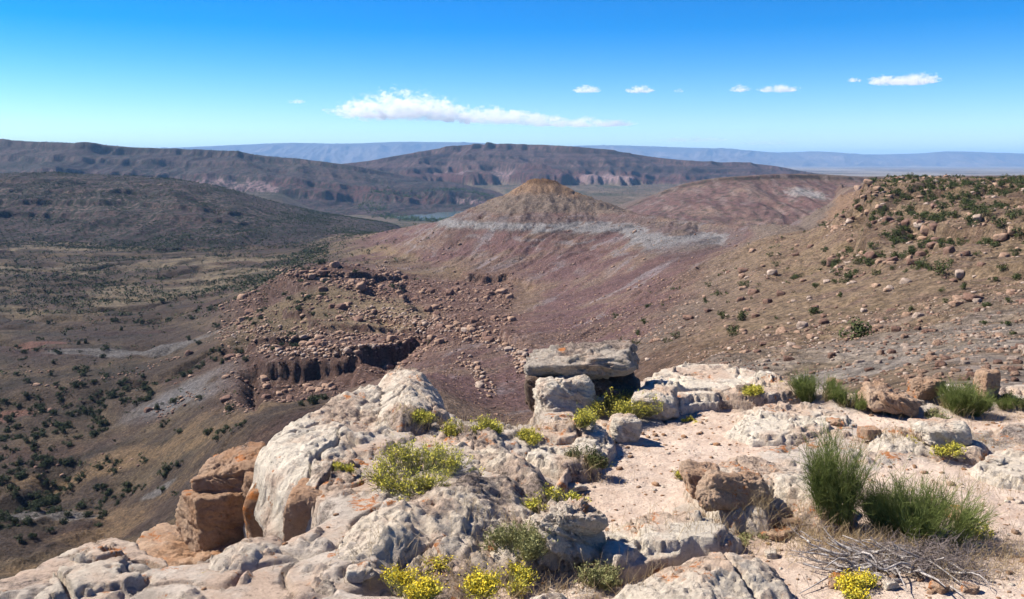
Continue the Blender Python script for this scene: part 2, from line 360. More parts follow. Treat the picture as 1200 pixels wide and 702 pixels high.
def terrain(u, Y):
    """height and owner (0 ground, 1.. mesas) for arrays of x/y and distance"""
    L = np.log(Y); X = u * Y
    z = bil(GT, u, L) * Y; own = np.zeros(u.shape, int); sval = np.zeros(u.shape)
    # relief of the base ground
    th = np.arctan2(X, Y - 470.); R = np.hypot(X, (Y - 470.))
    bowl = sstep(60, 180, R) * (1 - sstep(750, 1100, Y)) * sstep(-.25, -.05, u) * sstep(220, 330, Y)
    wq = .8 * noise(X / 90, Y / 90, 3); gul = ridged((X - .6 * Y) / 34 + wq, (.6 * X + Y) / 210, 5, 5, .6)
    z = z + bowl * np.clip(R / 250, 0, 1.3) * 4.2 * (gul - .2)
    near = sstep(16, 70, Y)
    z = z + near * (1.1 * fbm(X / 26, Y / 26, 5, 9) + .85 * fbm(X / 6, Y / 6, 5, 10, .6)) * (1 - .4 * sstep(400, 3000, Y))
    z = z + sstep(250, 1500, Y) * (1 - sstep(2600, 3000, Y)) * 5.5 * fbm(X / 110, Y / 80, 5, 12, .55)
    # summit of the butte: a real conical hill with a rocky cap
    cx, cy = ut(632, 208)[0] * 880, 880.
    dx = X - cx; d = np.hypot(dx * np.where(dx > 0, .80, 1.0), (Y - cy) * .9)
    ang = np.arctan2(dx, Y - cy)
    hb = -15.5 - np.interp(d, [0, 11, 17, 30, 60, 95, 200], [-1, 1.5, 6, 15, 29, 43, 105]) + 3.0 * ridged(np.cos(ang) * 2.4 + d / 70, np.sin(ang) * 2.4, 4, 31) * sstep(8, 50, d) + 3.6 * fbm(X / 12, Y / 12, 5, 33, .65)
    m = hb > z; z = np.where(m, hb, z)
    # ridge from the butte towards the right
    rp = [(632, 232, 880), (690, 242, 850), (720, 247, 820), (770, 254, 780), (830, 262, 730), (880, 264, 660), (930, 264, 540), (965, 256, 450), (990, 246, 390)]
    for (a0, b0, c0), (a1, b1, c1) in zip(rp[:-1], rp[1:]):
        p0 = at(a0, b0, c0); p1 = at(a1, b1, c1); ex, ey = p1.x - p0.x, p1.y - p0.y
        q = np.clip(((X - p0.x) * ex + (Y - p0.y) * ey) / (ex * ex + ey * ey), 0, 1)
        d = np.hypot(X - p0.x - q * ex, Y - p0.y - q * ey)
        zr = p0.z + q * (p1.z - p0.z) - np.interp(d, [0, 5, 12, 40, 90, 200], [0, .8, 4, 17, 40, 100]) + 1.8 * fbm(X / 9, Y / 9, 4, 34) + 2.4 * sstep(8, 50, d) * (ridged((X - .6 * Y) / 26, (.6 * X + Y) / 190, 4, 36) - .2)
        z = np.maximum(z, zr)
    rp = [(618, 214, 880), (590, 230, 885), (560, 249, 900), (500, 263, 960), (440, 276, 1040), (405, 288, 1085)]
    for (a0, b0, c0), (a1, b1, c1) in zip(rp[:-1], rp[1:]):
        p0 = at(a0, b0, c0); p1 = at(a1, b1, c1); ex, ey = p1.x - p0.x, p1.y - p0.y
        q = np.clip(((X - p0.x) * ex + (Y - p0.y) * ey) / (ex * ex + ey * ey), 0, 1)
        d = np.hypot(X - p0.x - q * ex, Y - p0.y - q * ey)
        zr = p0.z + q * (p1.z - p0.z) - np.interp(d, [0, 5, 20, 60, 110, 220], [0, .8, 7, 28, 50, 100]) + 1.4 * fbm(X / 9, Y / 9, 4, 35) + 2.2 * sstep(8, 50, d) * (ridged((X - .6 * Y) / 26, (.6 * X + Y) / 190, 4, 36) - .2)
        z = np.maximum(z, zr)
    # layered ledges on the spur and along the right hillside
    wv = 2.5 * fbm(X / 40, Y / 40, 3, 41)
    spur = sstep(-.34, -.27, u) * (1 - sstep(-.02, .05, u)) * sstep(300, 340, Y) * (1 - sstep(640, 720, Y))
    step = 6.5; q = (z + wv) / step; fr = q - np.floor(q)
    terr = (np.floor(q) + sstep(.62, .80, fr)) * step - wv
    z = z + (terr - z) * spur * .85 * sstep(-.3, .2, noise(X / 55, Y / 55, 43) + .25)
    rh = sstep(.28, .42, u) * sstep(110, 170, Y) * (1 - sstep(420, 500, Y)) * sstep(-.15, .25, noise(X / 30, Y / 30, 47))
    step = 4.2; q = (z + wv * .8) / step; fr = q - np.floor(q)
    z = z + ((np.floor(q) + sstep(.60, .85, fr)) * step - wv * .8 - z) * rh * .8
    z = z + (rh + spur) * .7 * (vor(X / 3.2, Y / 3.2, 51)[2] - .5) * near + rh * sstep(220, 300, Y) * 1.8 * (vor(X / 7 + .3 * noise(X / 5, Y / 5, 52), Y / 9, 53)[2] - .5)
    pxu = 600 + u * 1071
    def ledge_step(z, pxs, Ys, drop, jag, back, sd):
        yc = np.interp(pxu, pxs, Ys) + 2.0 * jag * fbm(X / 60, X * 0 + sd, 5, sd, .5) + .3 * jag * noise(X / 4.5, Y / 9, sd + 1)
        win = sstep(pxs[0] - 12, pxs[0] + 12, pxu) * (1 - sstep(pxs[-1] - 12, pxs[-1] + 14, pxu))
        return z - drop * win * (1 - sstep(-1.6, .8, Y - yc)) * sstep(-back, -back * .25, Y - yc) * (.75 + .35 * noise(X / 20, X * 0, sd + 2))
    z = ledge_step(z, (285, 340, 400, 440, 500), (392, 384, 384, 390, 402), 10, 6, 75, 441)
    z = ledge_step(z, (250, 330, 420, 500), (452, 436, 440, 446), 4.5, 7, 40, 451)
    z = ledge_step(z, (305, 350, 410, 470), (612, 585, 590, 640), 4.5, 9, 60, 461)
    z = ledge_step(z, (440, 500, 560, 610), (480, 440, 380, 330), 5, 5, 40, 471)
    z = ledge_step(z, (1055, 1100, 1160, 1260), (268, 236, 215, 200), 4.5, 7, 40, 481)
    z = ledge_step(z, (1000, 1060, 1110, 1180), (335, 318, 308, 300), 3.5, 6, 30, 491)
    z = ledge_step(z, (1110, 1160, 1250), (150, 142, 130), 2.5, 5, 25, 495)
    cj = pxu + 26 * fbm(Y / 30, X * 0 + 4.2, 4, 498) + 8 * noise(Y / 7, X / 7, 499)
    z = z - 8.5 * np.clip(sstep(880, 975, pxu) - sstep(1004, 1014, cj), 0, 1) * sstep(225, 275, Y) * (1 - sstep(470, 560, Y))
    hp_ = [930, 958, 985, 1002, 1009, 1018, 1100, 1200, 1500, 1900]; ht_ = ut(np.array(hp_), np.array([268, 258, 248, 238, 216, 209.5, 210.5, 212, 210, 209]))[1]
    hz = np.interp(pxu + 5 * noise(Y / 9, X / 9, 505), hp_, ht_) * np.clip(Y, 0, 390) + 1.5 * fbm(X / 13, Y / 16, 4, 502) + 1.2 * (vor(X / 6, Y / 8, 503)[2] - .5) - np.maximum(Y - 390, 0) * .019
    z = np.where((pxu > 945) & (Y > 235) & (Y < 2600) & ((Y < 520) | (pxu > 980)), np.minimum(z, hz), z)
    # broad wash channels in the left valley
    left = (1 - sstep(-.30, -.20, u)) * sstep(250, 300, Y) * (1 - sstep(1200, 1500, Y))
    z = z - left * 5 * sstep(.55, .95, ridged(X / 160 + .4 * noise(X / 60, Y / 60, 61), Y / 110, 2, 62))
    # the river and its flat
    wr = sstep(-.26, -.20, u) * (1 - sstep(-.03, .03, u)) * sstep(1080, 1250, Y) * (1 - sstep(3900, 4300, Y)); z = z + (np.minimum(z, np.interp(Y, [1100, 1350, 2000, 3000, 4200], [-72, -104, -152, -186, -188]) + 2 * fbm(X / 60, Y / 90, 3, 66)) - z) * wr
    riv = (1 - sstep(.05, .09, np.abs(u + .095))) * sstep(2700, 2950, Y) * (1 - sstep(3650, 3800, Y))
    z = z + (-187 - z) * riv
    zA, oA, sA, uA_, YA_, XA_ = z, own, sval, u, Y, X
    for k, M in enumerate(MESAS):
        sel = np.nonzero((Y if Y.ndim == 1 else Y[:, 0]) > M['Yf'] * .72)[0]
        if not len(sel): continue
        if Y.ndim == 1: r = sel
        else: r = slice(sel[0], None if M['n'] in ('distant_range', 'red_plateau') else np.nonzero(Y[:, 0] < 24500)[0][-1] + 1)
        u, Y, X, z, own, sval = uA_[r], YA_[r], XA_[r], zA[r], oA[r], sA[r]
        uu, tt = crv(M['c']); Yc = M['Yc'] * (1 + .05 * noise(u * 9, u * 0 + 3.3, 70 + k)); Yf = M['Yf'] * (1 + .06 * noise(u * 7, u * 0 + 9.1, 80 + k))
        tc = smi(u, uu, tt)
        zc = tc * Yc
        s = (Y - Yf) / (Yc - Yf)
        lam = M['lam']
        wob = noise(X / lam * .5, Y / lam * .5, 90 + k)
        g = ridged(X / lam + .5 * wob, Y / lam * .28, 4, 95 + k, .55)
        g2 = ridged(X / lam * 3.1 + .8 * wob, Y / lam * .7, 3, 98 + k, .55)
        s2 = s + (M['ga'] * (g - .25)) * np.clip(1.15 - s, 0, 1) * sstep(-.3, .05, s) + .05 * fbm(X / lam * 1.2, Y / lam * .8, 5, 101 + k, .6)
        pr = np.interp(s2, *zip(*M['prof']))
        zm = M['zf'] + (zc - M['zf']) * pr
        zm = np.where(s > 1, zc - (Y - Yc) * M['back'], zm)
        zm = zm + (zc - M['zf']) * (.45 if M['n'] == 'red_plateau' else 1) * (.04 * (g2 - .3) + .12 * (g - .3)) * np.clip(s2 * 5, 0, 1) * np.clip((.97 - s) * 5, 0, 1)
        zm = zm + lam * .018 * fbm(X / lam * 3, Y / lam * 3, 4, 105 + k) * np.clip(s2 * 4, 0, 1) * np.clip(1.3 - s, .15, 1)
        fade = (u < uu[0]) | (u > uu[-1])
        zm = np.where((s2 < 0.005) | (fade if M['n'] not in ('distant_range',) else False), -1e9, zm)
        m = zm > z
        zA[r] = np.where(m, zm, z); oA[r] = np.where(m, k + 1, own); sA[r] = np.where(m, pr, sval)
        Y = YA_
    return zA, oA, sA

def axis(segs):
    out = []
    for a, b, st in segs: out.append(np.arange(a, b, st))
    return np.concatenate(out + [[segs[-1][1]]])
UA = axis([(-1.6, -.9, .02), (-.9, -.60, .005), (-.60, .60, .00135), (.60, .9, .005), (.9, 1.6, .02)])
LA = axis([(math.log(9), math.log(60), .010), (math.log(60), math.log(1250), .0029), (math.log(1250), math.log(2400), .0024),
           (math.log(2400), math.log(6500), .0035), (math.log(6500), math.log(24000), .03), (math.log(24000), math.log(31500), .004), (math.log(31500), math.log(60000), .06)])
UU, LL = np.meshgrid(UA, LA); YY = np.exp(LL)
UU = UU.astype(np.float32); YY = YY.astype(np.float32); XX = UU * YY
ZZ, OWN, SV = terrain(UU, YY)
def slope_of(Z, X, Y):
    dzy = np.gradient(Z, axis=0) / np.maximum(np.gradient(Y, axis=0), 1e-6)
    dzx = np.gradient(Z, axis=1) / np.maximum(np.gradient(X, axis=1), 1e-6)
    return np.hypot(dzx, dzy - dzx * UU)
SLP = slope_of(ZZ, XX, YY)

SV_, SLP_ = SV, SLP
def colour():
    X, Y, Z, u = XX, YY, ZZ, UU; SV, SLP = SV_, SLP_
    n1 = fbm(X / 60, Y / 60, 5, 201); n2 = fbm(X / 9, Y / 9, 5, 202); n3 = fbm(X / 2.2, Y / 2.2, 4, 203); nb = fbm(X / 220, Y / 160, 4, 204)
    tan = C(.225, .165, .122); brown = C(.150, .092, .066); purple = C(.168, .098, .094); grey = C(.205, .185, .172); white = C(.42, .40, .385)
    olive = C(.20, .165, .085); dark = C(.035, .042, .022); red = C(.22, .10, .065)
    c = mix(np.broadcast_to(brown, X.shape + (3,)), tan, sstep(-.25, .35, n1 + .5 * n2))
    # right hillside: tan with grey pebbly foot
    right = sstep(.12, .3, u) * (1 - sstep(430, 520, Y))
    c = mix(c, mix(np.broadcast_to(C(.285, .205, .135), X.shape + (3,)), C(.20, .135, .10), sstep(-.1, .4, n2 + .4 * n3)), right * .95)
    c = mix(c, C(.115, .072, .05), right * sstep(170, 230, Y) * sstep(.25, .40, u) * sstep(-.15, .3, fbm(X / 16, Y / 22, 5, 210, .6)) * .8)
    c = mix(c, C(.36, .315, .275), (1 - sstep(45, 115, Y)) * sstep(.02, .2, u) * sstep(-.5, .2, n1 + n2) * .9)
    c = mix(c, C(.26, .19, .11), right * sstep(.05, .45, fbm(X / 14, Y / 14, 4, 209)) * .55)
    # bowl and butte: beds lie level, so colour follows height
    bw = sstep(-.24, -.12, u) * (1 - sstep(.36, .45, u)) * sstep(120, 240, Y) * (1 - sstep(1150, 1250, Y))
    zz = Z + 3.0 * n1 + 1.8 * n2
    rad = np.arctan2(X, Y - 470.); streak = fbm((X - .6 * Y) / 16 + n1, (.6 * X + Y) / 120, 5, 221, .6)
    b = np.broadcast_to(purple, X.shape + (3,))
    b = mix(b, C(.225, .155, .118), sstep(-.2, .4, n1 + streak * .8))
    b = mix(b, C(.115, .068, .062), sstep(-.05, .4, fbm(X / 70, Y / 70, 4, 222)) * .6)
    b = mix(b, C(.26, .215, .225), sstep(.22, .42, streak + .55 * fbm(X / 45, Y / 45, 3, 223)) * .75)
    b = mix(b, grey * .85, sstep(500, 600, Y) * sstep(-60, -57, zz + 3 * streak) * (1 - sstep(-48, -46, zz)) * .4)
    bandm = sstep(560, 640, Y) * sstep(-57.5, -56, zz + 4 * streak) * (1 - sstep(-52.5, -51, zz + 2 * streak)) * sstep(-.45, .05, fbm((X - .6 * Y) / 9, (.6 * X + Y) / 60, 4, 224) + .25)
    b = mix(b, C(.27, .265, .27), bandm * .85)
    for zb, wb, op in ((-62.5, 1.0, .6), (-67.5, .8, .45), (-46.5, .7, .5), (-73, 1.2, .35)):
        b = mix(b, C(.255, .235, .24), sstep(560, 640, Y) * (1 - sstep(wb * .6, wb * 1.3, np.abs(zz + 2.5 * streak - zb))) * sstep(-.15, .15, fbm((X - .6 * Y) / 30, Y / 200, 3, 225 + int(-zb))) * op)
    b = mix(b, C(.205, .158, .13), sstep(-47, -43, zz))
    b = mix(b, C(.27, .175, .115), sstep(-33, -27, zz + 4 * streak))
    b = mix(b, C(.12, .07, .05), sstep(.25, .5, n2 + .4 * n3) * .8)
    b = mix(b, C(.17, .095, .05), sstep(-21, -19, zz) * .9)
    b = mix(b, C(.265, .19, .105), (1 - sstep(-82, -77, zz)) * sstep(-.2, .3, n1) * .9)
    b = mix(b, C(.22, .17, .10), (1 - sstep(-83, -80, zz)) * sstep(.1, .4, nb + .3) * .5)
    c = mix(c, b, bw * (1 - right))
    # the spur: reddish rubble with pale blocks, tan bench on top
    sp = sstep(-.37, -.28, u) * (1 - sstep(-.03, .06, u)) * sstep(300, 350, Y) * (1 - sstep(640, 700, Y))
    sc = mix(np.broadcast_to(C(.16, .092, .073), X.shape + (3,)), C(.31, .225, .19), sstep(.1, .5, n3 + .5 * n2))
    sc = mix(sc, C(.27, .20, .125), sstep(430, 455, Y + 20 * n1) * (1 - sstep(520, 550, Y + 20 * n1)) * (1 - sstep(.9, 1.3, SLP)) * (1 - sstep(-.12, -.06, u)))
    c = mix(c, sc, sp)
    # left valley
    lv = (1 - sstep(-.22, -.14, u)) * (1 - sp) * (1 - sstep(1900, 2300, Y)) * sstep(150, 220, Y)
    l = mix(np.broadcast_to(C(.105, .074, .056), X.shape + (3,)), C(.185, .135, .085), sstep(-.15, .35, n1 + .3 * n2))
    l = mix(l, C(.33, .26, .17), sstep(.02, .30, nb + .25 * n1) * sstep(480, 620, Y) * .85)
    l = mix(l, C(.05, .045, .035), sstep(.05, .3, fbm(X / 45, Y / 30, 4, 233)) * .55)
    l = mix(l, C(.10, .055, .048), sstep(.05, .4, fbm(X / 90, Y / 50, 4, 231)) * .7)
    l = mix(l, C(.33, .22, .12), sstep(-.05, .35, fbm(X / 50, Y / 22, 4, 232)) * (1 - sstep(345, 372, Y)) * .75)
    gp = (1 - sstep(18, 30, np.hypot((X + 118) / 2.2, (Y - 392)) + 10 * n1)); l = mix(l, C(.27, .26, .27), gp * .8 * sstep(-.4, .1, n2 + .2))
    for (px_, py_, Yp, ra, rb) in ((105, 412, 520, 30, 12), (215, 402, 525, 45, 9), (5, 470, 415, 16, 9), (55, 612, 300, 24, 4.5), (190, 585, 300, 7, 3), (30, 400, 550, 34, 7)):
        p = at(px_, py_, Yp); d_ = np.hypot((X - p.x) / ra, (Y - p.y) / rb) + .5 * n2
        l = mix(l, C(.25, .235, .23) if py_ not in (400, 470) else C(.26, .13, .10), (1 - sstep(.7, 1.1, d_)) * .85)
    c = mix(c, l, lv)
    # dark scrub on the left valley's upper part grows as speckles
    # far flats
    fl = sstep(1900, 2600, Y) * (OWN == 0)
    c = mix(c, mix(np.broadcast_to(C(.15, .115, .085), X.shape + (3,)), C(.085, .08, .05), sstep(0, .3, fbm(X / 200, Y / 300, 3, 241))), fl)
    c = mix(c, C(.24, .19, .14), fl * sstep(.1, .35, fbm(X / 120, Y / 260, 4, 243)) * .6); c = mix(c, dark, fl * sstep(.15, .3, fbm(X / 14, Y / 40, 3, 244)) * .6)
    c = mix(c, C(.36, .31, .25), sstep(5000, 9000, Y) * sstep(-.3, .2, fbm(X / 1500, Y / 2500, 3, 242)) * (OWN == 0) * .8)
    # mesas
    CALL = np.ascontiguousarray(c); n2A = n2
    for k, M in enumerate(MESAS):
        lam = M['lam']; ii, jj = np.nonzero(OWN == k + 1)
        if not len(ii): continue
        X, Y, Z = XX[ii, jj], YY[ii, jj], ZZ[ii, jj]; SV, SLP, n2 = SV_[ii, jj], SLP_[ii, jj], n2A[ii, jj]; m = np.ones(len(ii))
        e = Z + .03 * lam * fbm(X / lam, Y / lam, 3, 251 + k)
        a1 = fbm(X / lam * 2.4, Y / lam * 1.2, 5, 261 + k); spk = fbm(X / 9, Y / 14, 3, 271 + k) if Y.max() > 0 else 0
        if M['n'] == 'near_mesa':
            h = mix(np.broadcast_to(C(.115, .078, .064), X.shape + (3,)), C(.20, .148, .118), sstep(-.1, .3, a1))
            h = mix(h, C(.30, .23, .15), sstep(.15, .4, fbm(X / 170, Y / 60, 4, 281)) * sstep(.45, .6, SV) * .5)
            h = mix(h, C(.10, .055, .045), sstep(.55, .9, SLP) * .55)
            h = mix(h, C(.05, .035, .03), sstep(.0, .25, fbm(e / 9, X / 700, 3, 290)) * .6)
            h = mix(h, dark, sstep(-.04, .08, spk + .35 * a1) * .92)
        elif M['n'] in ('far_mesa', 'bench_mesa', 'central_mesa'):
            base = C(.17, .105, .085) if M['n'] == 'central_mesa' else C(.125, .085, .068)
            h = mix(np.broadcast_to(base, X.shape + (3,)), base * 1.55, sstep(0, .4, a1))
            h = mix(h, base * .45, sstep(-.05, .2, fbm(e / 14, X / 1400, 4, 291 + k)) * .85)
            pc = fbm(X / 330, Y / 500, 3, 295 + k)
            lo, hi = (.22, .50) if M['n'] != 'far_mesa' else (.30, .50)
            h = mix(h, C(.40, .29, .25), sstep(lo - .04, lo, SV) * (1 - sstep(hi - .07, hi - .02, SV)) * sstep(.02, .14, pc) * .95)
            h = mix(h, C(.17, .07, .055), sstep(lo - .1, lo, SV) * (1 - sstep(hi, hi + .05, SV)) * (1 - sstep(.05, .2, pc)) * .6)
            h = mix(h, dark, sstep(-.02, .12, fbm(X / 16, Y / 30, 3, 271 + k) + .4 * a1) * (.85 if M['n'] != 'central_mesa' else .6))
        elif M['n'] == 'red_plateau':
            h = mix(np.broadcast_to(C(.185, .110, .098), X.shape + (3,)), C(.25, .17, .135), sstep(-.1, .4, a1))
            h = mix(h, C(.15, .11, .08), sstep(.80, .95, SV) * .8); h = mix(h, C(.06, .04, .03), sstep(.88, .92, SV) * (1 - sstep(.96, .99, SV)) * .8)
            h = mix(h, C(.14, .075, .07), sstep(-.05, .3, fbm(e / 9, X / 400, 3, 299)) * .6)
            p = at(945, 230, 1550); h = mix(h, C(.36, .34, .33), (1 - sstep(.6, 1.1, np.hypot((X - p.x) / 32, (Y - p.y) / 60) + .5 * n2)) * .9)
            h = mix(h, C(.27, .215, .20), sstep(.05, .35, fbm(X / 14, Y / 60, 4, 300)) * .5); h = mix(h, C(.10, .06, .055), sstep(.1, .35, fbm(X / 20 + 3, Y / 50, 4, 301)) * .6)
            h = mix(h, dark, sstep(.12, .25, spk) * .6)
        else:
            h = mix(np.broadcast_to(C(.20, .155, .125), X.shape + (3,)), C(.30, .24, .20), sstep(-.1, .4, a1))
            h = mix(h, C(.10, .09, .07), sstep(.65, .9, SV) * .6)
        CALL[ii, jj] = h
    c = CALL; Y = YY; n2 = n2A
    jit = 1 + .35 * n3 * (1 - sstep(300, 900, Y)) + .22 * n2
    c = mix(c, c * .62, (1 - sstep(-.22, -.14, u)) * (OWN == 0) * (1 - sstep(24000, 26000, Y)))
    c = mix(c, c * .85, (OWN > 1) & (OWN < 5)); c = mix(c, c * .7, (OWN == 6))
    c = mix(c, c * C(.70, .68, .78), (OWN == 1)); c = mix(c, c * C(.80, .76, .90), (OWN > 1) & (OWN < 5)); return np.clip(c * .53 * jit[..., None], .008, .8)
CC = colour()

nr, nc = XX.shape
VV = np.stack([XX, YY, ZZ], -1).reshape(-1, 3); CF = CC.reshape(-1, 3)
idx = np.arange(nr * nc).reshape(nr, nc)
Q = np.stack([idx[:-1, :-1], idx[:-1, 1:], idx[1:, 1:], idx[1:, :-1]], -1).reshape(-1, 4)
QO = OWN[:-1, :-1].reshape(-1)
NAMES = {0: ('ground', M_ter), 1: ('hill', M_hill), 2: ('hill', M_hill), 3: ('hill', M_hill), 4: ('hill', M_hill), 5: ('hill', M_ter), 6: ('mountains', M_far)}
for k in range(7):
    q = Q[QO == k]
    if not len(q): continue
    used = np.zeros(nr * nc, bool); used[q.ravel()] = True
    remap = np.cumsum(used) - 1
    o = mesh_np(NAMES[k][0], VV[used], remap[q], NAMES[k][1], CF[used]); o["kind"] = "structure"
def gz(x, y):
    """ground height at world points"""
    x = np.atleast_1d(np.asarray(x, float)); y = np.atleast_1d(np.asarray(y, float))
    return terrain(x / y, y)[0]
def gmesh(x, y, G=None):                     # height of the built grid (bilinear)
    G = ZZ if G is None else G
    x = np.atleast_1d(np.asarray(x, float)); y = np.atleast_1d(np.asarray(y, float))
    u = x / y; l = np.log(y)
    j = np.clip(np.searchsorted(UA, u) - 1, 0, nc - 2); i = np.clip(np.searchsorted(LA, l) - 1, 0, nr - 2)
    b = np.clip((u - UA[j]) / (UA[j + 1] - UA[j]), 0, 1); a = np.clip((y - np.exp(LA[i])) / (np.exp(LA[i + 1]) - np.exp(LA[i])), 0, 1)
    return G[i, j] * (1 - a) * (1 - b) + G[i + 1, j] * a * (1 - b) + G[i, j + 1] * (1 - a) * b + G[i + 1, j + 1] * a * b

# river
k = NT("river_water"); k.col((.10, .13, .12)); k.b.inputs["Roughness"].default_value = .12; k.b.inputs["Specular IOR Level"].default_value = .5
k.bump(k.noise(.08, 3), .4, .3)
p = [at(a, b, Y) for a, b, Y in ((470, 257, 3050), (520, 259, 2950), (556, 256, 3100), (575, 250, 3350), (558, 246.5, 3560), (505, 247.5, 3500), (462, 251, 3300))]
wv_ = []
for i in range(len(p)):
    a, b, c_, d = p[i - 1], p[i], p[(i + 1) % len(p)], p[(i + 2) % len(p)]
    for j in range(8):
        t = j / 8; wv_.append(.5 * ((2 * b) + (c_ - a) * t + (2 * a - 5 * b + 4 * c_ - d) * t * t + (-a + 3 * b - 3 * c_ + d) * t ** 3))
wv_ = np.array([(v.x, v.y, -185.2) for v in wv_]); cen = wv_.mean(0)
o = mesh_np("water", np.concatenate([wv_, [cen]]), None, k.m, Ft=[(i, (i + 1) % len(wv_), len(wv_)) for i in range(len(wv_))]); o["kind"] = "structure"

# haze
def haze():
    m = bpy.data.materials.new("valley_haze"); m.use_nodes = True; t = m.node_tree; t.nodes.clear()
    out = t.nodes.new("ShaderNodeOutputMaterial"); v = t.nodes.new("ShaderNodeVolumePrincipled")
    v.inputs["Color"].default_value = (.30, .58, 1.0, 1); v.inputs["Density"].default_value = 3.0e-5; v.inputs["Anisotropy"].default_value = 0.0
    t.links.new(v.outputs[0], out.inputs["Volume"])
    x0, x1, y0, y1, z0, z1 = -110000, 110000, -3000, 62000, float(ZZ.min()) - 5, 720
    V = [(x, y, z) for z in (z0, z1) for x, y in ((x0, y0), (x1, y0), (x1, y1), (x0, y1))]
    o = mesh_np("haze", V, [(3, 2, 1, 0), (4, 5, 6, 7), (0, 1, 5, 4), (1, 2, 6, 5), (2, 3, 7, 6), (3, 0, 4, 7)], m, smooth=False)
    tag(o, "thin blue air haze filling the valley out to the far mountains", "haze", kind="stuff"); o.display_type = 'WIRE'
haze()
#PART3

# ------------------------------------------------------------------ foreground ledge
GZ0 = -2.5
def n3(P, sc, seed):
    return (noise(P[:, 0] * sc + P[:, 2] * sc * .71, P[:, 1] * sc - P[:, 2] * sc * .53, seed) + noise(P[:, 1] * sc + 5.3, P[:, 2] * sc + P[:, 0] * sc * .37, seed + 1)) * .6
def wpoly(pts, z): return [tuple(onz(a, b, z))[:2] for a, b in pts]
def sdf(px, py, poly):                       # signed distance, positive inside
    P = np.array(poly); n = len(P); d = np.full(px.shape, 1e9); ins = np.zeros(px.shape, bool)
    for i in range(n):
        a = P[i]; b = P[(i + 1) % n]; e = b - a
        wx = px - a[0]; wy = py - a[1]
        t = np.clip((wx * e[0] + wy * e[1]) / (e @ e + 1e-12), 0, 1)
        d = np.minimum(d, np.hypot(wx - t * e[0], wy - t * e[1]))
        c = ((a[1] > py) != (b[1] > py)) & (px < (b[0] - a[0]) * (py - a[1]) / (b[1] - a[1] + 1e-15) + a[0])
        ins ^= c
    return np.where(ins, d, -d)

LEDGE = wpoly([(-260, 770), (-80, 712), (40, 672), (110, 660), (200, 672), (285, 660), (335, 645), (350, 612), (330, 580), (335, 545), (380, 510), (440, 474), (480, 466), (520, 484),
               (560, 500), (606, 502), (622, 470), (700, 450), (755, 441), (800, 437), (860, 433), (930, 446), (1000, 458), (1100, 452), (1200, 446), (1400, 440), (1750, 470)], GZ0)
LEDGE = [(-6, -3), (-6, 3)] + LEDGE + [(12, 5), (12, -3)]
SAND = [wpoly(p, GZ0) for p in (
    [(655, 612), (662, 565), (705, 530), (750, 500), (850, 474), (950, 474), (965, 498), (900, 525), (820, 538), (800, 585), (760, 615), (700, 622)],
    [(700, 640), (860, 625), (930, 605), (960, 560), (1060, 545), (1140, 535), (1300, 500), (1500, 560), (1400, 800), (700, 800)],
    [(430, 720), (560, 655), (640, 625), (700, 640), (680, 720)],
    [(960, 480), (1100, 478), (1300, 462), (1300, 480), (1100, 496), (960, 500)])]
def ledge_z(x, y):
    s = sdf(x, y, LEDGE) + .22 * fbm(x * 1.4, y * 1.4, 3, 301) + .05 * fbm(x * 7, y * 7, 3, 302)
    sand = np.zeros(x.shape)
    for p in SAND: sand = np.maximum(sand, sstep(-.30, .22, sdf(x, y, p) + .28 * fbm(x * 1.8, y * 1.8, 4, 303)))
    z = GZ0 + .07 * fbm(x * .5, y * .5, 3, 304) + (1 - sand) * (.09 * fbm(x * 1.3, y * 1.3, 4, 305) + .03 * fbm(x * 6, y * 6, 4, 306)) + sand * (.02 * fbm(x * 3, y * 3, 4, 307) + .008 * fbm(x * 14, y * 14, 3, 308))
    z = z + .17 * sstep(.9, -.5, x) * (1 - sand) * sstep(.0, .3, s)
    # thin beds in the bare rock
    q = (z + .02 * fbm(x * 9, y * 9, 3, 309)) / .05; fr = q - np.floor(q)
    z = z + ((np.floor(q) + sstep(.55, .75, fr)) * .05 - z) * (1 - sand) * .75
    e = vor(x * 1.1 + .3 * noise(x * 2, y * 2, 310), y * 1.1 + .3 * noise(x * 2, y * 2, 311), 312)[1]
    z = z - (1 - sand) * .05 * (1 - sstep(0, .07, e))
    z = z - .05 * sand
    k = 3.2 + (.42 - 3.2) * sstep(.6, 3.5, x)
    z = z + np.where(s < .15, (s - .15) * k, 0) * np.where(x > 2, 1, 1)
    return z, sand
ax = axis([(-8, -4, .08), (-4, 6.6, .019), (6.6, 18, .09)]); ay = axis([(-3, 4, .12), (4, 11.8, .019), (11.8, 26, .10)])
LX, LY = np.meshgrid(ax, ay); LZ, LS = ledge_z(LX, LY)
n0, n1_ = LX.shape; idx = np.arange(n0 * n1_).reshape(n0, n1_)
Q = np.stack([idx[:-1, :-1], idx[:-1, 1:], idx[1:, 1:], idx[1:, :-1]], -1).reshape(-1, 4)
Q = Q[LZ.ravel()[Q].max(1) > -14]
o = mesh_np("ground", np.stack([LX, LY, LZ], -1).reshape(-1, 3), Q, M_ledge, np.stack([LS, LS, LS], -1).reshape(-1, 3)); o["kind"] = "structure"
PATCH = []                                    # (x0, y0, res, Z) of every slab for finding the surface under a point
def bigrid(A, fi, fj):
    i = fi.astype(int); j = fj.astype(int); a = fi - i; b = fj - j
    return A[i, j] * (1 - a) * (1 - b) + A[i + 1, j] * a * (1 - b) + A[i, j + 1] * (1 - a) * b + A[i + 1, j + 1] * a * b
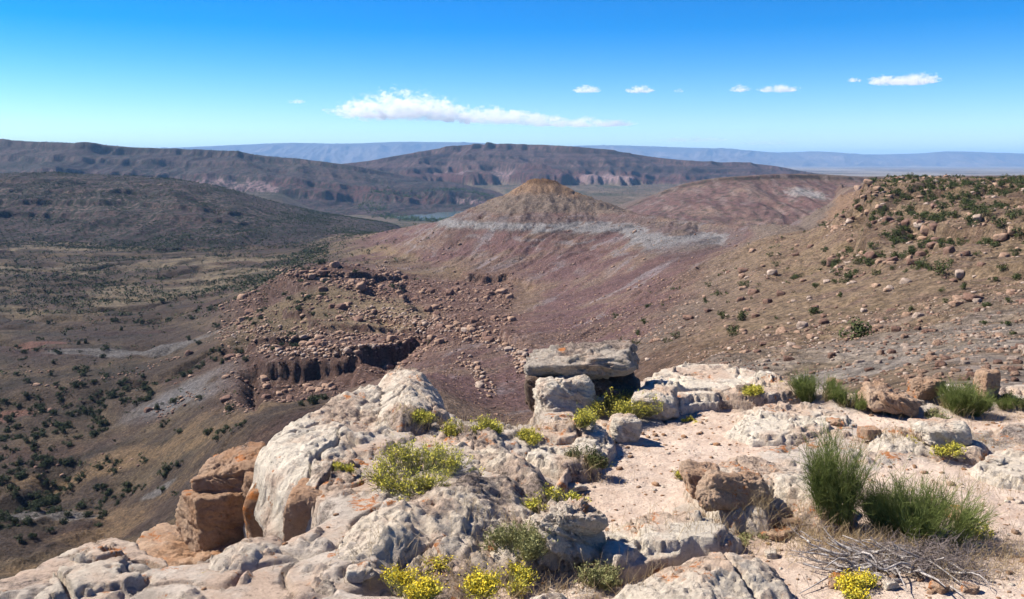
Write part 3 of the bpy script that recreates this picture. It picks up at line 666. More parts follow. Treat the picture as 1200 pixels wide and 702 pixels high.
def fh(x, y):
    x = np.atleast_1d(np.asarray(x, float)); y = np.atleast_1d(np.asarray(y, float))
    j = np.clip(np.searchsorted(ax, x) - 1, 0, len(ax) - 2); i = np.clip(np.searchsorted(ay, y) - 1, 0, len(ay) - 2)
    fj = j + np.clip((x - ax[j]) / (ax[j + 1] - ax[j]), 0, .9999); fi = i + np.clip((y - ay[i]) / (ay[i + 1] - ay[i]), 0, .9999)
    z = bigrid(LZ, fi, fj)
    for x0, y0, r, Z in PATCH:
        fj = (x - x0) / r; fi = (y - y0) / r
        ok = (fj >= 0) & (fi >= 0) & (fj < Z.shape[1] - 1.01) & (fi < Z.shape[0] - 1.01)
        zz = bigrid(Z, np.clip(fi, 0, Z.shape[0] - 1.01), np.clip(fj, 0, Z.shape[1] - 1.01))
        z = np.where(ok, np.maximum(z, zz), z)
    return z
def hit(px, py, y0=3.5, y1=16):               # where the line of sight of a photo point meets the ledge or its slabs
    u, t = ut(px, py); Y = np.linspace(y0, y1, 900); z = fh(u * Y, Y); k = np.nonzero(t * Y < z)[0]
    k = k[0] if len(k) else 899
    return Vector((float(u * Y[k]), float(Y[k]), float(z[k])))

def slab(pts, H, label, mat, seed, base=None, er=0.375, pw=2.2, depth=.5, wall=.05, tilt=(0, 0), rough=1.0, beds=0, crack=.9, cracks=(), name="rock_slab", lump=.10, res=.0145, edge=.10, group=None):
    """weathered slab from its outline: rounded shoulders, beds, cracks, pits, steep sides"""
    base = GZ0 if base is None else base
    P = wpoly(pts, base + H * .7); A = np.array(P); c = A.mean(0)
    mg = max(wall, .30 if depth > .9 else 0) + .12 + edge
    xs = np.arange(A[:, 0].min() - mg, A[:, 0].max() + mg, res); ys = np.arange(A[:, 1].min() - mg, A[:, 1].max() + mg, res)
    X, Y = np.meshgrid(xs, ys); o = seed * 3.7
    s0 = sdf(X, Y, P) + edge * fbm(X * 2.3 + o, Y * 2.3, 2, seed); s = sdf(X, Y, P) + edge * fbm(X * 2.3 + o, Y * 2.3, 4, seed) + .25 * edge * fbm(X * 12 + o, Y * 12, 3, seed + 1)
    q = np.clip(s / er, 0, 1); dome = (1 - (1 - q) ** pw) ** (1 / pw)
    z = base - .08 + (H + .08) * dome + tilt[0] * (X - c[0]) + tilt[1] * (Y - c[1])
    z = z + dome * (lump * fbm(X * 1.25 + o, Y * 1.25, 4, seed + 2) * 1.6 + rough * (.035 * fbm(X * 4 + o, Y * 4, 4, seed + 3) + .016 * fbm(X * 16, Y * 16, 4, seed + 4, .6) + .012 * ridged(X * 7 + .4 * noise(X * 3, Y * 3, seed), Y * 7, 3, seed + 5)))
    fl = fbm(X * 1.9 + o, Y * 1.9, 5, seed + 30, .6) * 4.5; fr = fl - np.floor(fl); z = z + rough * .018 * (np.floor(fl) + sstep(.78, .93, fr)) * dome
    z = z - rough * .022 * (1 - sstep(0, .05, np.abs(fbm(X * 2.6 + o, Y * 2.6, 4, seed + 31)))) * sstep(-.1, .2, noise(X * 1.4, Y * 1.4 + o, seed + 32)) * dome
    if beds:
        qq = (z + .3 * beds * fbm(X * 5, Y * 5, 3, seed + 6)) / beds; fr = qq - np.floor(qq)
        z = z + ((np.floor(qq) + sstep(.5, .8, fr)) * beds - z) * .8
    if crack:
        e = vor(X * crack + .35 * noise(X * 1.7, Y * 1.7, seed + 7) + o, Y * crack + .35 * noise(X * 1.7, Y * 1.7, seed + 8), seed + 9)[1]
        wm = sstep(-.1, .35, noise(X * 1.1 + o, Y * 1.1, seed + 10))
        z = z - .10 * (1 - sstep(0, .045, e)) * (.25 + .75 * wm) * dome
    pit = vor(X * 9 + .4 * noise(X * 6, Y * 6, seed + 20), Y * 9, seed + 11)
    z = z - rough * .03 * (1 - sstep(.0, .38, pit[0])) * sstep(.45, .6, pit[2]) * sstep(-.1, .3, fbm(X * 2 + o, Y * 2, 3, seed + 12))
    for cr in cracks:                          # named cracks: polylines in photo points with width and depth
        L = wpoly(cr['p'], base + H); d = np.full(X.shape, 9.)
        for a, b in zip(L[:-1], L[1:]):
            a = np.array(a); b = np.array(b); e = b - a; t = np.clip(((X - a[0]) * e[0] + (Y - a[1]) * e[1]) / (e @ e), 0, 1)
            d = np.minimum(d, np.hypot(X - a[0] - t * e[0], Y - a[1] - t * e[1]))
        d = d + .035 * fbm(X * 9, Y * 9, 3, seed + 13)
        z = z - cr.get('d', .2) * (1 - sstep(cr.get('w', .02) * .4, cr.get('w', .02), d))
    out = s < 0
    if depth > .9:
        depth = min(depth, 1.5); wall = .30; out = s0 < 0
        z = np.where(out, z + np.clip(s0 / .26, -1, 0) * depth, z); s = np.where(s < 0, s0, s)
    else: z = np.where(out, z + np.maximum(s / wall, -1) * depth, z)
    keep = s > -wall - .02
    i0, i1 = keep.shape; idx = np.arange(i0 * i1).reshape(i0, i1)
    qd = np.stack([idx[:-1, :-1], idx[:-1, 1:], idx[1:, 1:], idx[1:, :-1]], -1).reshape(-1, 4)
    qd = qd[keep.ravel()[qd].all(1)]
    used = np.zeros(i0 * i1, bool); used[qd.ravel()] = True; rm = np.cumsum(used) - 1
    V = np.stack([X, Y, z], -1).reshape(-1, 3)[used]
    if depth > .9:                             # the cliff side: bedding and knobs worked into it sideways
        gy, gx = np.gradient(s0, res); om = (np.clip(-s0 / .03, 0, 1)).reshape(-1)[used]
        W3 = V.astype(float); bz = W3[:, 2] / .36 + .5 * n3(W3, 1.6, seed + 50); fr = bz - np.floor(bz)
        dd = om * (.10 * n3(W3, 1.7, seed + 51) + .06 * n3(W3, 3.6, seed + 52) - .06 * (1 - sstep(0, .30, np.minimum(fr, 1 - fr))))
        gx = gx.reshape(-1)[used]; gy = gy.reshape(-1)[used]; gl_ = np.hypot(gx, gy) + 1e-6
        V = np.stack([V[:, 0] - gx / gl_ * dd, V[:, 1] - gy / gl_ * dd, V[:, 2]], 1)
    cc = np.array([c[0], c[1], base])
    ob = mesh_np(name, V - cc, rm[qd], mat); ob.location = cc
    tag(ob, label, "rock slab" if name == "rock_slab" else "boulder", group)
    Zp = np.where(keep, z, -99.); PATCH.append((xs[0], ys[0], res, Zp))
    return ob

# -- loose rocks: convex blocks cut by planes, rounded edges, weathered faces
ICO = {}
def ico(sub):
    if sub not in ICO:
        bm = bmesh.new(); bmesh.ops.create_icosphere(bm, subdivisions=sub, radius=1)
        ICO[sub] = (np.array([v.co[:] for v in bm.verts]), np.array([[v.index for v in f.verts] for f in bm.faces])); bm.free()
    return ICO[sub]
def rock_verts(seed, dims, sub=5, box=.6, cuts=9, soft=14, rough=.035, planes=(), beds=0):
    r = np.random.default_rng(seed); D, Fc = ico(sub)
    N = []; d = []
    for ax_ in range(3):
        for sg in (-1, 1):
            v = np.zeros(3); v[ax_] = sg; v += r.normal(0, .10, 3); N.append(v / np.linalg.norm(v)); d.append(1.0)
    for _ in range(cuts):
        v = r.normal(0, 1, 3); N.append(v / np.linalg.norm(v)); d.append(r.uniform(.95, 1.35) + box * .25)
    for v, dd in planes: v = np.array(v, float); N.append(v / np.linalg.norm(v)); d.append(dd)
    N = np.array(N); d = np.array(d)
    q = (D @ N.T) / d; q = np.clip(q, 1e-3, None)
    k = soft; rr = 1 / (np.mean(q ** k, 1) * len(d) / 1.0) ** (1 / k)
    P = D * rr[:, None]
    m = max(dims); Q_ = P * np.array(dims)
    Dn = D
    h = rough * m * (n3(Q_ / m, 2.2, seed) + .6 * n3(Q_ / m, 6, seed + 3) + .4 * n3(Q_ / m, 15, seed + 5) + .22 * n3(Q_ / m, 34, seed + 7))
    if sub > 3:
        cf = n3(Q_ / m, 1.9, seed + 21) * 3.2 + .5 * n3(Q_ / m, 7, seed + 22); h = h + rough * m * .85 * (np.floor(cf) + sstep(.82, .94, cf - np.floor(cf)))
    if sub > 3: h = h - rough * m * .9 * (1 - sstep(0, .10, np.abs(n3(Q_ / m, 3.1, seed + 11)))) * sstep(-.1, .2, n3(Q_ / m, 1.7, seed + 12))
    if beds:
        zz = Q_[:, 2] / (beds * dims[2]) + .3 * n3(Q_ / m, 3, seed + 9); fr = zz - np.floor(zz)
        h = h - .045 * m * (1 - sstep(.0, .22, np.minimum(fr, 1 - fr)))
    return Q_ + Dn * h[:, None], Fc
def rock(name, label, cat, px, py, w, h, dpt, seed, mat, rz=0, tilt=(0, 0), z=None, sub=6, loc=None, sink=.12, group=None, **kw):
    """(px, py) is the middle of its foot in the photo; w, h, dpt are its width, height and depth in metres"""
    p = loc if loc is not None else (hit(px, py) if z is None else onz(px, py, z))
    V, Fc = rock_verts(seed, (w / 2, dpt / 2, h / 2), sub, **kw)
    R = Matrix.Rotation(rz, 3, 'Z') @ Matrix.Rotation(tilt[0], 3, 'X') @ Matrix.Rotation(tilt[1], 3, 'Y')
    V = V @ np.array(R).T; V[:, 2] -= V[:, 2].min() + sink * h; V[:, 1] += dpt * .45
    o = mesh_np(name, V, None, mat, Ft=Fc); o.location = p
    tag(o, label, cat, group); return o

print("slabs")
# left rim
slab([(-60, 720), (0, 684), (50, 652), (90, 634), (140, 629), (185, 640), (215, 660), (265, 668), (285, 690), (270, 740), (100, 800), (-100, 800)], 0.132,
     "low pale slab with orange lichen at the bottom left corner, dark split under its upper lip", M_rock, 401, er=0.330, depth=1.6, beds=.10, tilt=(.02, .05),
     cracks=[dict(p=[(60, 664), (110, 668), (160, 655), (200, 662)], w=.05, d=.18)])
slab([(215, 672), (240, 650), (290, 634), (330, 627), (348, 636), (345, 655), (310, 672), (270, 690), (250, 706), (225, 695)], 0.156,
     "narrow grey-white slab wedged between the brown block and the large dome", M_rock, 402, er=0.210, depth=1.2, lump=.05)
slab([(314, 546), (300, 534), (304, 520), (335, 498), (385, 474), (430, 462), (490, 468), (522, 486), (500, 500), (470, 512), (435, 530), (440, 552), (448, 562), (410, 568), (382, 574), (358, 570), (332, 560)], 0.252,
     "large white slab with orange lichen and a curved crack, above the brown block", M_rock_clean, 403, er=.30, depth=2.4, wall=.09, lump=.05, pw=2.4, rough=1.1, tilt=(-.03, .03),
     cracks=[dict(p=[(365, 572), (372, 556), (395, 540), (425, 534), (450, 530)], w=.03, d=.22), dict(p=[(404, 512), (420, 516)], w=.04, d=.1)])
slab([(428, 470), (432, 450), (446, 438), (475, 436), (505, 443), (522, 462), (528, 480), (505, 494), (465, 497), (438, 490)], 0.396,
     "pale knob with a brown-stained side at the far end of the white slab", M_rock, 404, er=.36, depth=2.4, lump=.06)
# big dome in the middle
slab([(335, 668), (372, 625), (405, 598), (445, 574), (480, 556), (520, 545), (560, 540), (612, 550), (645, 568), (652, 592), (630, 622), (600, 648), (560, 668), (500, 672), (470, 690), (440, 710), (330, 730), (240, 720), (290, 690)], 0.276,
     "largest rounded dome of rock in the centre with dark crust hollows", M_rock_grey, 405, er=0.900, pw=1.8, depth=.7, lump=.13, rough=1.4, tilt=(-.03, .03))
slab([(436, 545), (462, 520), (505, 496), (545, 490), (585, 500), (610, 520), (640, 540), (655, 562), (640, 575), (600, 566), (560, 556), (510, 552), (465, 556)], 0.240,
     "long grey-white ridge behind the yellow-green bush and before the block", M_rock_grey, 406, er=0.480, pw=1.9, depth=1.0, lump=.09, rough=1.4)
slab([(-40, 760), (200, 712), (300, 690), (400, 676), (452, 690), (470, 720), (440, 800), (0, 900)], 0.180,
     "stained dome cut off by the bottom edge below the large dome", M_rock_grey, 407, er=0.600, depth=1.2, lump=.08)
# by the path
slab([(592, 525), (620, 500), (660, 494), (705, 498), (722, 508), (712, 530), (690, 545), (665, 556), (640, 548), (612, 538)], 0.120,
     "pale flat shelf in front of the overhanging block, left of the path", M_rock_clean, 408, er=0.150, depth=.5, beds=.07,
     cracks=[dict(p=[(655, 520), (675, 515), (700, 520)], w=.02, d=.08)])
slab([(638, 585), (648, 562), (664, 548), (676, 550), (668, 566), (655, 580), (650, 604), (640, 602)], 0.102,
     "thin upright rib of rock with a black crack along the path", M_rock, 409, er=0.075, depth=.4, lump=.02)
slab([(690, 625), (715, 606), (760, 598), (810, 602), (852, 612), (875, 624), (850, 640), (800, 640), (760, 655), (720, 662), (696, 650)], 0.102,
     "bleached white flat slab with a dark undercut step, at the near end of the path", M_rock_clean, 410, er=0.180, depth=.4, beds=.075, lump=.04,
     cracks=[dict(p=[(790, 646), (815, 632), (850, 632), (868, 626)], w=.045, d=.12)])
slab([(690, 710), (720, 680), (770, 655), (830, 640), (880, 640), (915, 655), (935, 680), (925, 710), (880, 760), (690, 780)], 0.144,
     "cream dome with grey lichen right of the yellow blossoms at the bottom edge", M_rock, 411, er=0.540, depth=.4, lump=.06, rough=1.3)
slab([(612, 702), (640, 686), (668, 688), (684, 705), (660, 740), (610, 740)], .14, "small cream slab between the blossoms and the cream dome at the bottom", M_rock_clean, 412, er=0.150, depth=.4, lump=.02)
slab([(805, 560), (815, 545), (850, 536), (910, 536), (965, 552), (1000, 575), (1005, 598), (960, 606), (925, 596), (905, 606), (860, 600), (830, 585)], 0.144,
     "grey cracked slab sloping right from the orange boulder to the tall green shrub", M_rock, 413, er=0.270, depth=.4, lump=.05, tilt=(-.05, 0), crack=1.6)
# back edge
slab([(748, 452), (760, 438), (800, 426), (850, 424), (885, 434), (930, 446), (940, 458), (905, 466), (850, 462), (800, 470), (765, 466)], 0.132,
     "long low pale shelf on the far rim right of the overhanging block", M_rock_clean, 414, er=0.210, depth=.8, beds=.08, lump=.04,
     cracks=[dict(p=[(757, 456), (795, 454), (832, 452)], w=.06, d=.16)])
slab([(850, 500), (870, 480), (930, 470), (985, 478), (1010, 492), (980, 510), (920, 512), (880, 514)], 0.060,
     "broad cream bedrock sheet between the path and the far shrub", M_rock_clean, 415, er=0.240, depth=.3, beds=.05, lump=.03)
slab([(1010, 520), (1035, 500), (1080, 498), (1115, 506), (1160, 520), (1150, 534), (1090, 530), (1040, 534)], 0.072,
     "low pinkish slab under the small yellow-green bush behind the dark green shrub", M_rock, 416, er=0.150, depth=.3, lump=.03)
slab([(1130, 545), (1160, 525), (1230, 515), (1330, 520), (1330, 560), (1230, 565), (1170, 562)], 0.060,
     "flat pink slab at the right edge behind the dark green shrub", M_rock, 417, er=0.180, depth=.3, lump=.03, beds=.05)
slab([(560, 640), (575, 622), (600, 612), (632, 618), (640, 640), (618, 656), (585, 656)], .13, "grey hump with grass tufts beside the knobbly boulder", M_rock_grey, 418, er=0.240, depth=.3, lump=.03)

print("rocks")
# overhanging block: a thick cap on a recessed foot
Yb = 9.3
def bx_loc(px, py, Y): return at(px, py, Y)
def ubase(px, Y): return ut(px, 460)[0] * Y
c0 = Vector((ubase(681, 9.75), 9.45, GZ0 - .25))
rock("boulder", "big rugged flat-topped block on the far rim with a black shaded front", "boulder", 0, 0, 1.14, .27, .85, 421, M_rock_cap, rz=-.10, tilt=(.05, -.05), loc=Vector((ubase(680, 9.75), 9.36, -2.33)), sink=0, soft=12, rough=.075, cuts=12)
rock("boulder", "dark varnished foot of the flat-topped block on the far rim, recess shade painted into its colour", "boulder", 0, 0, 1.14, .52, .9, 4211, M_rock_dark, rz=-.03, tilt=(.0, .0), loc=Vector((ubase(681, 9.6), 9.34, GZ0 - .28)), sink=0, soft=20, rough=.05, cuts=8)
rock("boulder", "white rounded boulder leaning in front of the black recess", "boulder", 664, 490, .60, .44, .48, 422, M_rock_clean, rz=.30, tilt=(-.22, -.16), loc=Vector((ubase(662, 9.2), 8.98, GZ0 - .16)), sink=0, soft=7, rough=.07)
rock("boulder", "pale boulder with a dark right end beside the large yellow-green bush", "boulder", 772, 493, .42, .27, .40, 423, M_rock_clean, rz=-.3, soft=10, rough=.06)
rock("boulder", "small rounded pinkish boulder at the left edge of the path", "boulder", 733, 519, .28, .23, .26, 424, M_rock_clean, rz=.2, soft=9, rough=.06)
rock("boulder", "flat angular stone with a dark front on the shelf under the block", "boulder", 692, 479, .34, .14, .22, 425, M_rock, rz=.1, soft=22)
# brown blocks at the left brink
cb = onz(262, 560, -2.62)
rock("rock_block", "brown sandstone block, upper of the two at the left brink, tan lichen on top", "rock block", 0, 0, .52, .30, .58, 431, M_rock_brown, rz=.25, tilt=(.06, -.06), loc=Vector((cb.x + .0, cb.y - .05, -2.86)), sink=0, soft=18, rough=.06, cuts=10, beds=.7)
rock("rock_block", "brown sandstone block, lower of the two at the left brink, with a sharp bright corner", "rock block", 0, 0, .60, .50, .58, 432, M_rock_brown, rz=.55, tilt=(-.04, .07), loc=Vector((cb.x - .03, cb.y - .22, -3.28)), sink=0, soft=20, rough=.055, cuts=10, beds=.8)
rock("rock_block", "wide tan ledge block jutting out beneath the brown blocks", "rock block", 0, 0, 1.1, .7, 1.0, 433, M_rock_orange, rz=.2, loc=Vector((cb.x - .15, cb.y - .60, -3.86)), sink=0, soft=18, rough=.06, cuts=10, beds=.5)
rock("rock_block", "cracked brown block filling the gap between the brink blocks and the white slab", "rock block", 0, 0, .42, .50, .5, 437, M_rock_brown, rz=-.2, loc=Vector((cb.x + .42, cb.y - .16, -3.16)), sink=0, soft=18, rough=.06, cuts=10)
rock("rock_block", "tan rubble block in the shade under the front of the white slab", "rock block", 0, 0, .36, .34, .34, 438, M_rock_orange, rz=.7, loc=onz(402, 606, -2.70), sink=0, soft=18, rough=.07, cuts=10)
rock("rock_block", "small broken brown chunk in the dark gap under the white slab", "rock block", 0, 0, .30, .30, .26, 434, M_rock_brown, rz=.5, loc=onz(338, 628, -2.86), sink=0, soft=24)
rock("rock_block", "pinkish block standing between the white slab and the large dome", "rock block", 0, 0, .32, .36, .34, 435, M_rock_orange, rz=-.3, loc=onz(366, 640, -2.78), sink=0, soft=22, rough=.04)
rock("rock_block", "dark brown mass under the overhanging edge of the white slab", "rock block", 0, 0, 1.2, 1.6, .9, 436, M_rock_brown, rz=.1, loc=onz(372, 598, -4.15) if False else Vector((-1.52, 7.05, -4.1)), sink=0, soft=20)
for i_, (a_, b_, w_, h_, lb_) in enumerate(((308, 606, .30, .34, "tall tan wall block directly right of the brown brink blocks"), (336, 612, .34, .26, "orange-brown broken block at the foot of the white slab's front"), (322, 586, .26, .30, "upper tan block tucked under the corner of the white slab"), (364, 600, .28, .24, "small tan block between the white slab's crack and the large dome"), (350, 628, .22, .16, "brown rubble chunk on the floor of the dark gap"))):
    rock("rock_block", lb_, "rock block", 0, 0, w_, h_, .3, 4500 + i_, [M_rock_brown, M_rock_orange][i_ % 2], rz=i_ * .9, loc=onz(a_, b_, [-2.92, -2.84, -2.74, -2.70, -2.86][i_]), sink=0, soft=18, rough=.06, cuts=10)
# near the path
rock("boulder", "orange sandstone boulder with a lit brown face right of the path", "boulder", 866, 606, .50, .24, .30, 441, M_rock_orange, rz=.35, tilt=(.12, .12), soft=12, rough=.07, planes=[((-.2, -1, .5), .72)])
rock("boulder", "smaller orange-pink boulder against the left end of the grey cracked slab", "boulder", 828, 586, .32, .16, .28, 442, M_rock_orange, rz=.2, tilt=(.1, .1), soft=12, rough=.07)
rock("boulder", "knobbly pitted boulder with a black right side, in the grass before the path", "boulder", 668, 672, .40, .34, .34, 443, M_rock, rz=.4, tilt=(0, .1), soft=7, rough=.16)
rock("boulder", "white rock with a dark hollow on its right end, behind the broad dark green shrub", "boulder", 1112, 528, .42, .19, .32, 444, M_rock_clean, rz=-.1, soft=12, rough=.05)
rock("boulder", "reddish-orange lichen boulder just right of the far green shrub", "boulder", 1048, 490, .50, .20, .40, 445, M_rock_orange, rz=.15, tilt=(.1, .18), soft=10, rough=.08)
rock("boulder", "dark purple broken rock on the rim behind the orange lichen boulder", "boulder", 1087, 470, .26, .20, .24, 446, M_rock_brown, rz=.3, tilt=(0, -.3), soft=16, rough=.08)
rock("boulder", "pale upright boulder right of the far right shrub on the rim", "boulder", 1160, 470, .22, .34, .2, 447, M_rock_orange, rz=.3, soft=12, rough=.05)
rock("boulder", "small orange stone behind the tall green shrub", "boulder", 1022, 516, .17, .10, .14, 448, M_rock_orange, rz=.3, soft=18)
stones = [(934, 622, .26, .05, "thin tan flake in front of the grey cracked slab"), (915, 634, .20, .05, "thin pink flake nearer than the tan flake"), (905, 655, .10, .05, "tan stone right of the cream dome, nearer than the pink flake"), (1103, 696, .10, .055, "orange stone at the bottom edge under the dead twigs"),
          (1140, 697, .09, .045, "tan stone right of the orange stone at the bottom edge"), (1045, 692, .09, .05, "tan stone beside the low yellow plant at the bottom edge"), (985, 690, .13, .06, "tan stone left of the low yellow plant at the bottom edge"),
          (1125, 610, .16, .07, "tan stone under the right side of the dark green shrub"), (1170, 545, .13, .05, "dark little stone on the right dirt"), (700, 612, .06, .03, "rust-red pebble by the knobbly boulder"),
          (672, 578, .16, .05, "white crumbling lump on the path"), (845, 598, .07, .05, "dark red chip at the foot of the orange boulders"), (768, 512, .05, .03, "small lone stone on the far end of the sandy path"), (980, 500, .15, .05, "flat pink stone on the cream bedrock sheet"), (420, 684, .15, .07, "pink stone lying on the stained dome")]
for i, (a, b, w, h, lb) in enumerate(stones):
    rock("stone", lb, "stone", a, b, w, h, w * .8, 460 + i, [M_rock_brown, M_rock_orange, M_rock_clean][i % 3] if i not in (10,) else M_rock_clean, rz=i * .7, sub=4, soft=16, rough=.07, sink=.2)

# ------------------------------------------------------------------ plants of the ledge
def tubes(P, R, sides=3):
    """P (n, m, 3) centre lines, R (n, m) radii -> verts, quads"""
    n, m, _ = P.shape
    T = np.gradient(P, axis=1); T /= np.linalg.norm(T, axis=2, keepdims=True) + 1e-9
    up = np.where(np.abs(T[..., 2:3]) > .9, np.array([1., 0, 0]), np.array([0, 0, 1.]))
    A = np.cross(T, up); A /= np.linalg.norm(A, axis=2, keepdims=True) + 1e-9; B = np.cross(T, A)
    th = np.arange(sides) * 2 * np.pi / sides
    V = P[:, :, None] + R[:, :, None, None] * (A[:, :, None] * np.cos(th)[None, None, :, None] + B[:, :, None] * np.sin(th)[None, None, :, None])
    i = np.arange(n)[:, None, None] * m * sides + np.arange(m - 1)[None, :, None] * sides
    k = np.arange(sides)[None, None, :]; k2 = (k + 1) % sides
    Q = np.stack([i + k, i + k2, i + sides + k2, i + sides + k], -1).reshape(-1, 4)
    return V.reshape(-1, 3), Q
def stems(r, n, spread, tiltmax, L, m=5, curve=.3, lmin=.5, base=None, updraft=.0):
    a = r.uniform(0, 2 * np.pi, n); rad = spread * np.sqrt(r.uniform(0, 1, n))
    nc_ = max(3, n // 60); cl = r.integers(0, nc_, n); ca = r.uniform(0, 2 * np.pi, nc_); cr_ = spread * np.sqrt(r.uniform(0, 1, nc_)); cf = r.uniform(.5, 1.0, nc_); cf[0] = 1
    bx_s = cr_[cl] * np.cos(ca[cl]) + r.normal(0, .16 * spread, n); by_s = cr_[cl] * np.sin(ca[cl]) + r.normal(0, .16 * spread, n)
    rad = np.minimum(np.hypot(bx_s, by_s), spread); a = np.arctan2(by_s, bx_s); b = np.stack([bx_s, by_s, np.zeros(n)], 1)
    a2 = a + r.normal(0, .5, n); ti = tiltmax * (rad / max(spread, 1e-6)) * r.uniform(.5, 1.1, n) + np.abs(r.normal(0, .10, n))
    d = np.stack([np.sin(ti) * np.cos(a2), np.sin(ti) * np.sin(a2), np.cos(ti)], 1)
    le = L * cf[cl] * r.uniform(lmin, 1, n) * (1 - .25 * (rad / max(spread, 1e-6)) ** 2)
    t = np.linspace(0, 1, m)[None, :, None]; bend = r.normal(0, curve, (n, 1, 3)) * np.array([1, 1, .3]); bend[..., 2] += updraft
    return b[:, None] + le[:, None, None] * (d[:, None] * t + .35 * bend * t * t), le
def broom(name_stem, r, mat, n, spread, tilt, L, rad, kids, kidL, parent, kidtilt=.35, oldm=None, curve=.25):
    P, le = stems(r, n, spread, tilt, L, 5, curve)
    R = rad * np.linspace(1.3, .5, 5)[None, :] * np.ones((n, 1))
    V, Q = tubes(P, R); Vs, Qs, off = [V], [Q], len(V)
    for gen in range(2 if kids > 2 else 1):
        k = n * kids; src = r.integers(0, len(P), k); tt = r.uniform(.25, .95, k); f = tt * (P.shape[1] - 1); i = np.minimum(f.astype(int), P.shape[1] - 2)
        b = P[src, i] + (P[src, i + 1] - P[src, i]) * (f - i)[:, None]
        d = P[src, i + 1] - P[src, i]; d /= np.linalg.norm(d, axis=1, keepdims=True) + 1e-9
        d = d + r.normal(0, kidtilt, (k, 3)) + np.array([0, 0, .25]); d /= np.linalg.norm(d, axis=1, keepdims=True)
        l2 = kidL * r.uniform(.4, 1, k); t = np.linspace(0, 1, 4)[None, :, None]
        P2 = b[:, None] + l2[:, None, None] * (d[:, None] * t + .12 * r.normal(0, 1, (k, 1, 3)) * t * t)
        V, Q = tubes(P2, rad * np.linspace(.75, .35, 4)[None, :] * np.ones((k, 1)))
        Vs.append(V); Qs.append(Q + off); off += len(V); P = P2 if gen == 0 and kids > 2 else P; n = n if kids <= 2 else int(n * 1.0); kidL *= .75
        tips = P2
    o = mesh_np(name_stem, np.concatenate(Vs), np.concatenate(Qs), mat, parent=parent)
    return o, tips
def leaves(name, r, mat, P, per, size, parent, jitter=.01):
    size *= .8
    k = len(P) * per; src = r.integers(0, len(P), k); j = r.integers(1, P.shape[1], k)
    c = P[src, j] + r.normal(0, jitter, (k, 3)); a = r.normal(0, 1, (k, 3)); a /= np.linalg.norm(a, axis=1, keepdims=True); a[:, 2] = np.abs(a[:, 2])
    b = np.cross(a, r.normal(0, 1, (k, 3))); b /= np.linalg.norm(b, axis=1, keepdims=True) + 1e-9
    s = size * r.uniform(.6, 1.3, k)[:, None]
    V = np.stack([c - b * s * .22, c + a * s * .5 - b * 0, c + b * s * .22, c + a * s], 1); V = V[:, [0, 2, 3]]
    return mesh_np(name, V.reshape(-1, 3), None, mat, Ft=np.arange(k * 3).reshape(-1, 3), parent=parent, smooth=False)
def empty(name, loc, label, cat, group=None):
    o = bpy.data.objects.new(name, None); COL.objects.link(o); o.location = loc; o.empty_display_size = .1
    tag(o, label, cat, group); return o

def ephedra(px, py, w, h, label, seed, n=420, tilt=.5, mat=None, old=.25, spread=None):
    r = np.random.default_rng(seed); loc = hit(px, py); loc.y += w * .15; loc.z = float(fh(loc.x, loc.y)[0]) - .01
    e = empty("green_shrub", loc, label, "shrub")
    sp = spread or w * .28; h *= .86
    broom("green_stem", r, mat or M_eph, n, sp, tilt, h, .0017, 7, h * .26, e, .42)
    if old: broom("dry_stem", r, M_eph_old, int(n * old), sp * 1.05, tilt * 1.3, h * .55, .0022, 2, h * .2, e, .5)
    return e
def rabbit(px, py, w, h, label, seed, n=260, mat=None, blossom=.0, leaf=.022, tilt=1.0, per=3):
    r = np.random.default_rng(seed); loc = hit(px, py); loc.y += w * .18; loc.z = float(fh(loc.x, loc.y)[0]) - .01
    e = empty("yellow_bush", loc, label, "bush"); h *= .80; w *= 1.18
    _, tips = broom("stem", r, M_rab_stem, n, w * .30, tilt * 1.15, h * .85, .0018, 3, h * .33, e, .35)
    leaves("leaf_spray", r, mat or M_rab, tips, per, leaf, e, .008)
    if blossom > 0:
        t = tips[tips[:, -1, 2] > np.quantile(tips[:, -1, 2], .45)][:, -2:]
        leaves("blossom", r, M_flow, t, int(max(1, 8 * blossom)), .020, e, .016)
    return e
print("plants")
ephedra(984, 622, .44, .80, "tall narrow green shrub, left one of the near pair, above the dead branches", 501, n=260, tilt=.16, spread=.12, old=.6)
ephedra(1080, 640, .74, .58, "broad dark green shrub, right one of the near pair, casting shade to its right", 502, n=560, tilt=.62, spread=.22, old=.4)
ephedra(962, 470, .42, .46, "green shrub on the far rim left of the orange lichen boulder", 503, n=420, tilt=.55, spread=.15)
ephedra(996, 478, .36, .24, "low grey-green shrub crouching right of the far rim shrub", 504, n=420, tilt=.9, spread=.15)
ephedra(1128, 486, .56, .46, "green shrub on the far rim before the pebbly slope, left of the pale upright boulder", 505, n=480, tilt=.6, spread=.17)
ephedra(1176, 478, .26, .20, "small dark bush close to the pale upright boulder", 506, n=240, tilt=.8, spread=.10)
rabbit(486, 566, .85, .34, "largest yellow-green bush in the hollow of the pale slabs at left", 511, n=520, tilt=1.0)
rabbit(476, 508, .50, .20, "dark-stemmed small bush at the foot of the pale knob", 512, n=240, tilt=1.1)
rabbit(560, 504, .55, .24, "yellowish bush behind the long grey-white ridge", 513, n=280)
rabbit(622, 522, .34, .14, "low pale-yellow bush left of the pale flat shelf", 514, n=160, tilt=1.2)
rabbit(672, 506, .42, .22, "bright yellow bush in front of the white leaning boulder", 515, n=220)
rabbit(733, 490, .60, .36, "large yellow-green bush between the flat-topped block and the path", 516, n=480, tilt=.9)
rabbit(692, 552, .34, .20, "dull green tuft by the dark stone left of the path", 517, n=200, mat=M_hillbush)
rabbit(655, 616, .46, .20, "thin green and yellow tuft at the foot of the black crack", 518, n=200, tilt=1.1)
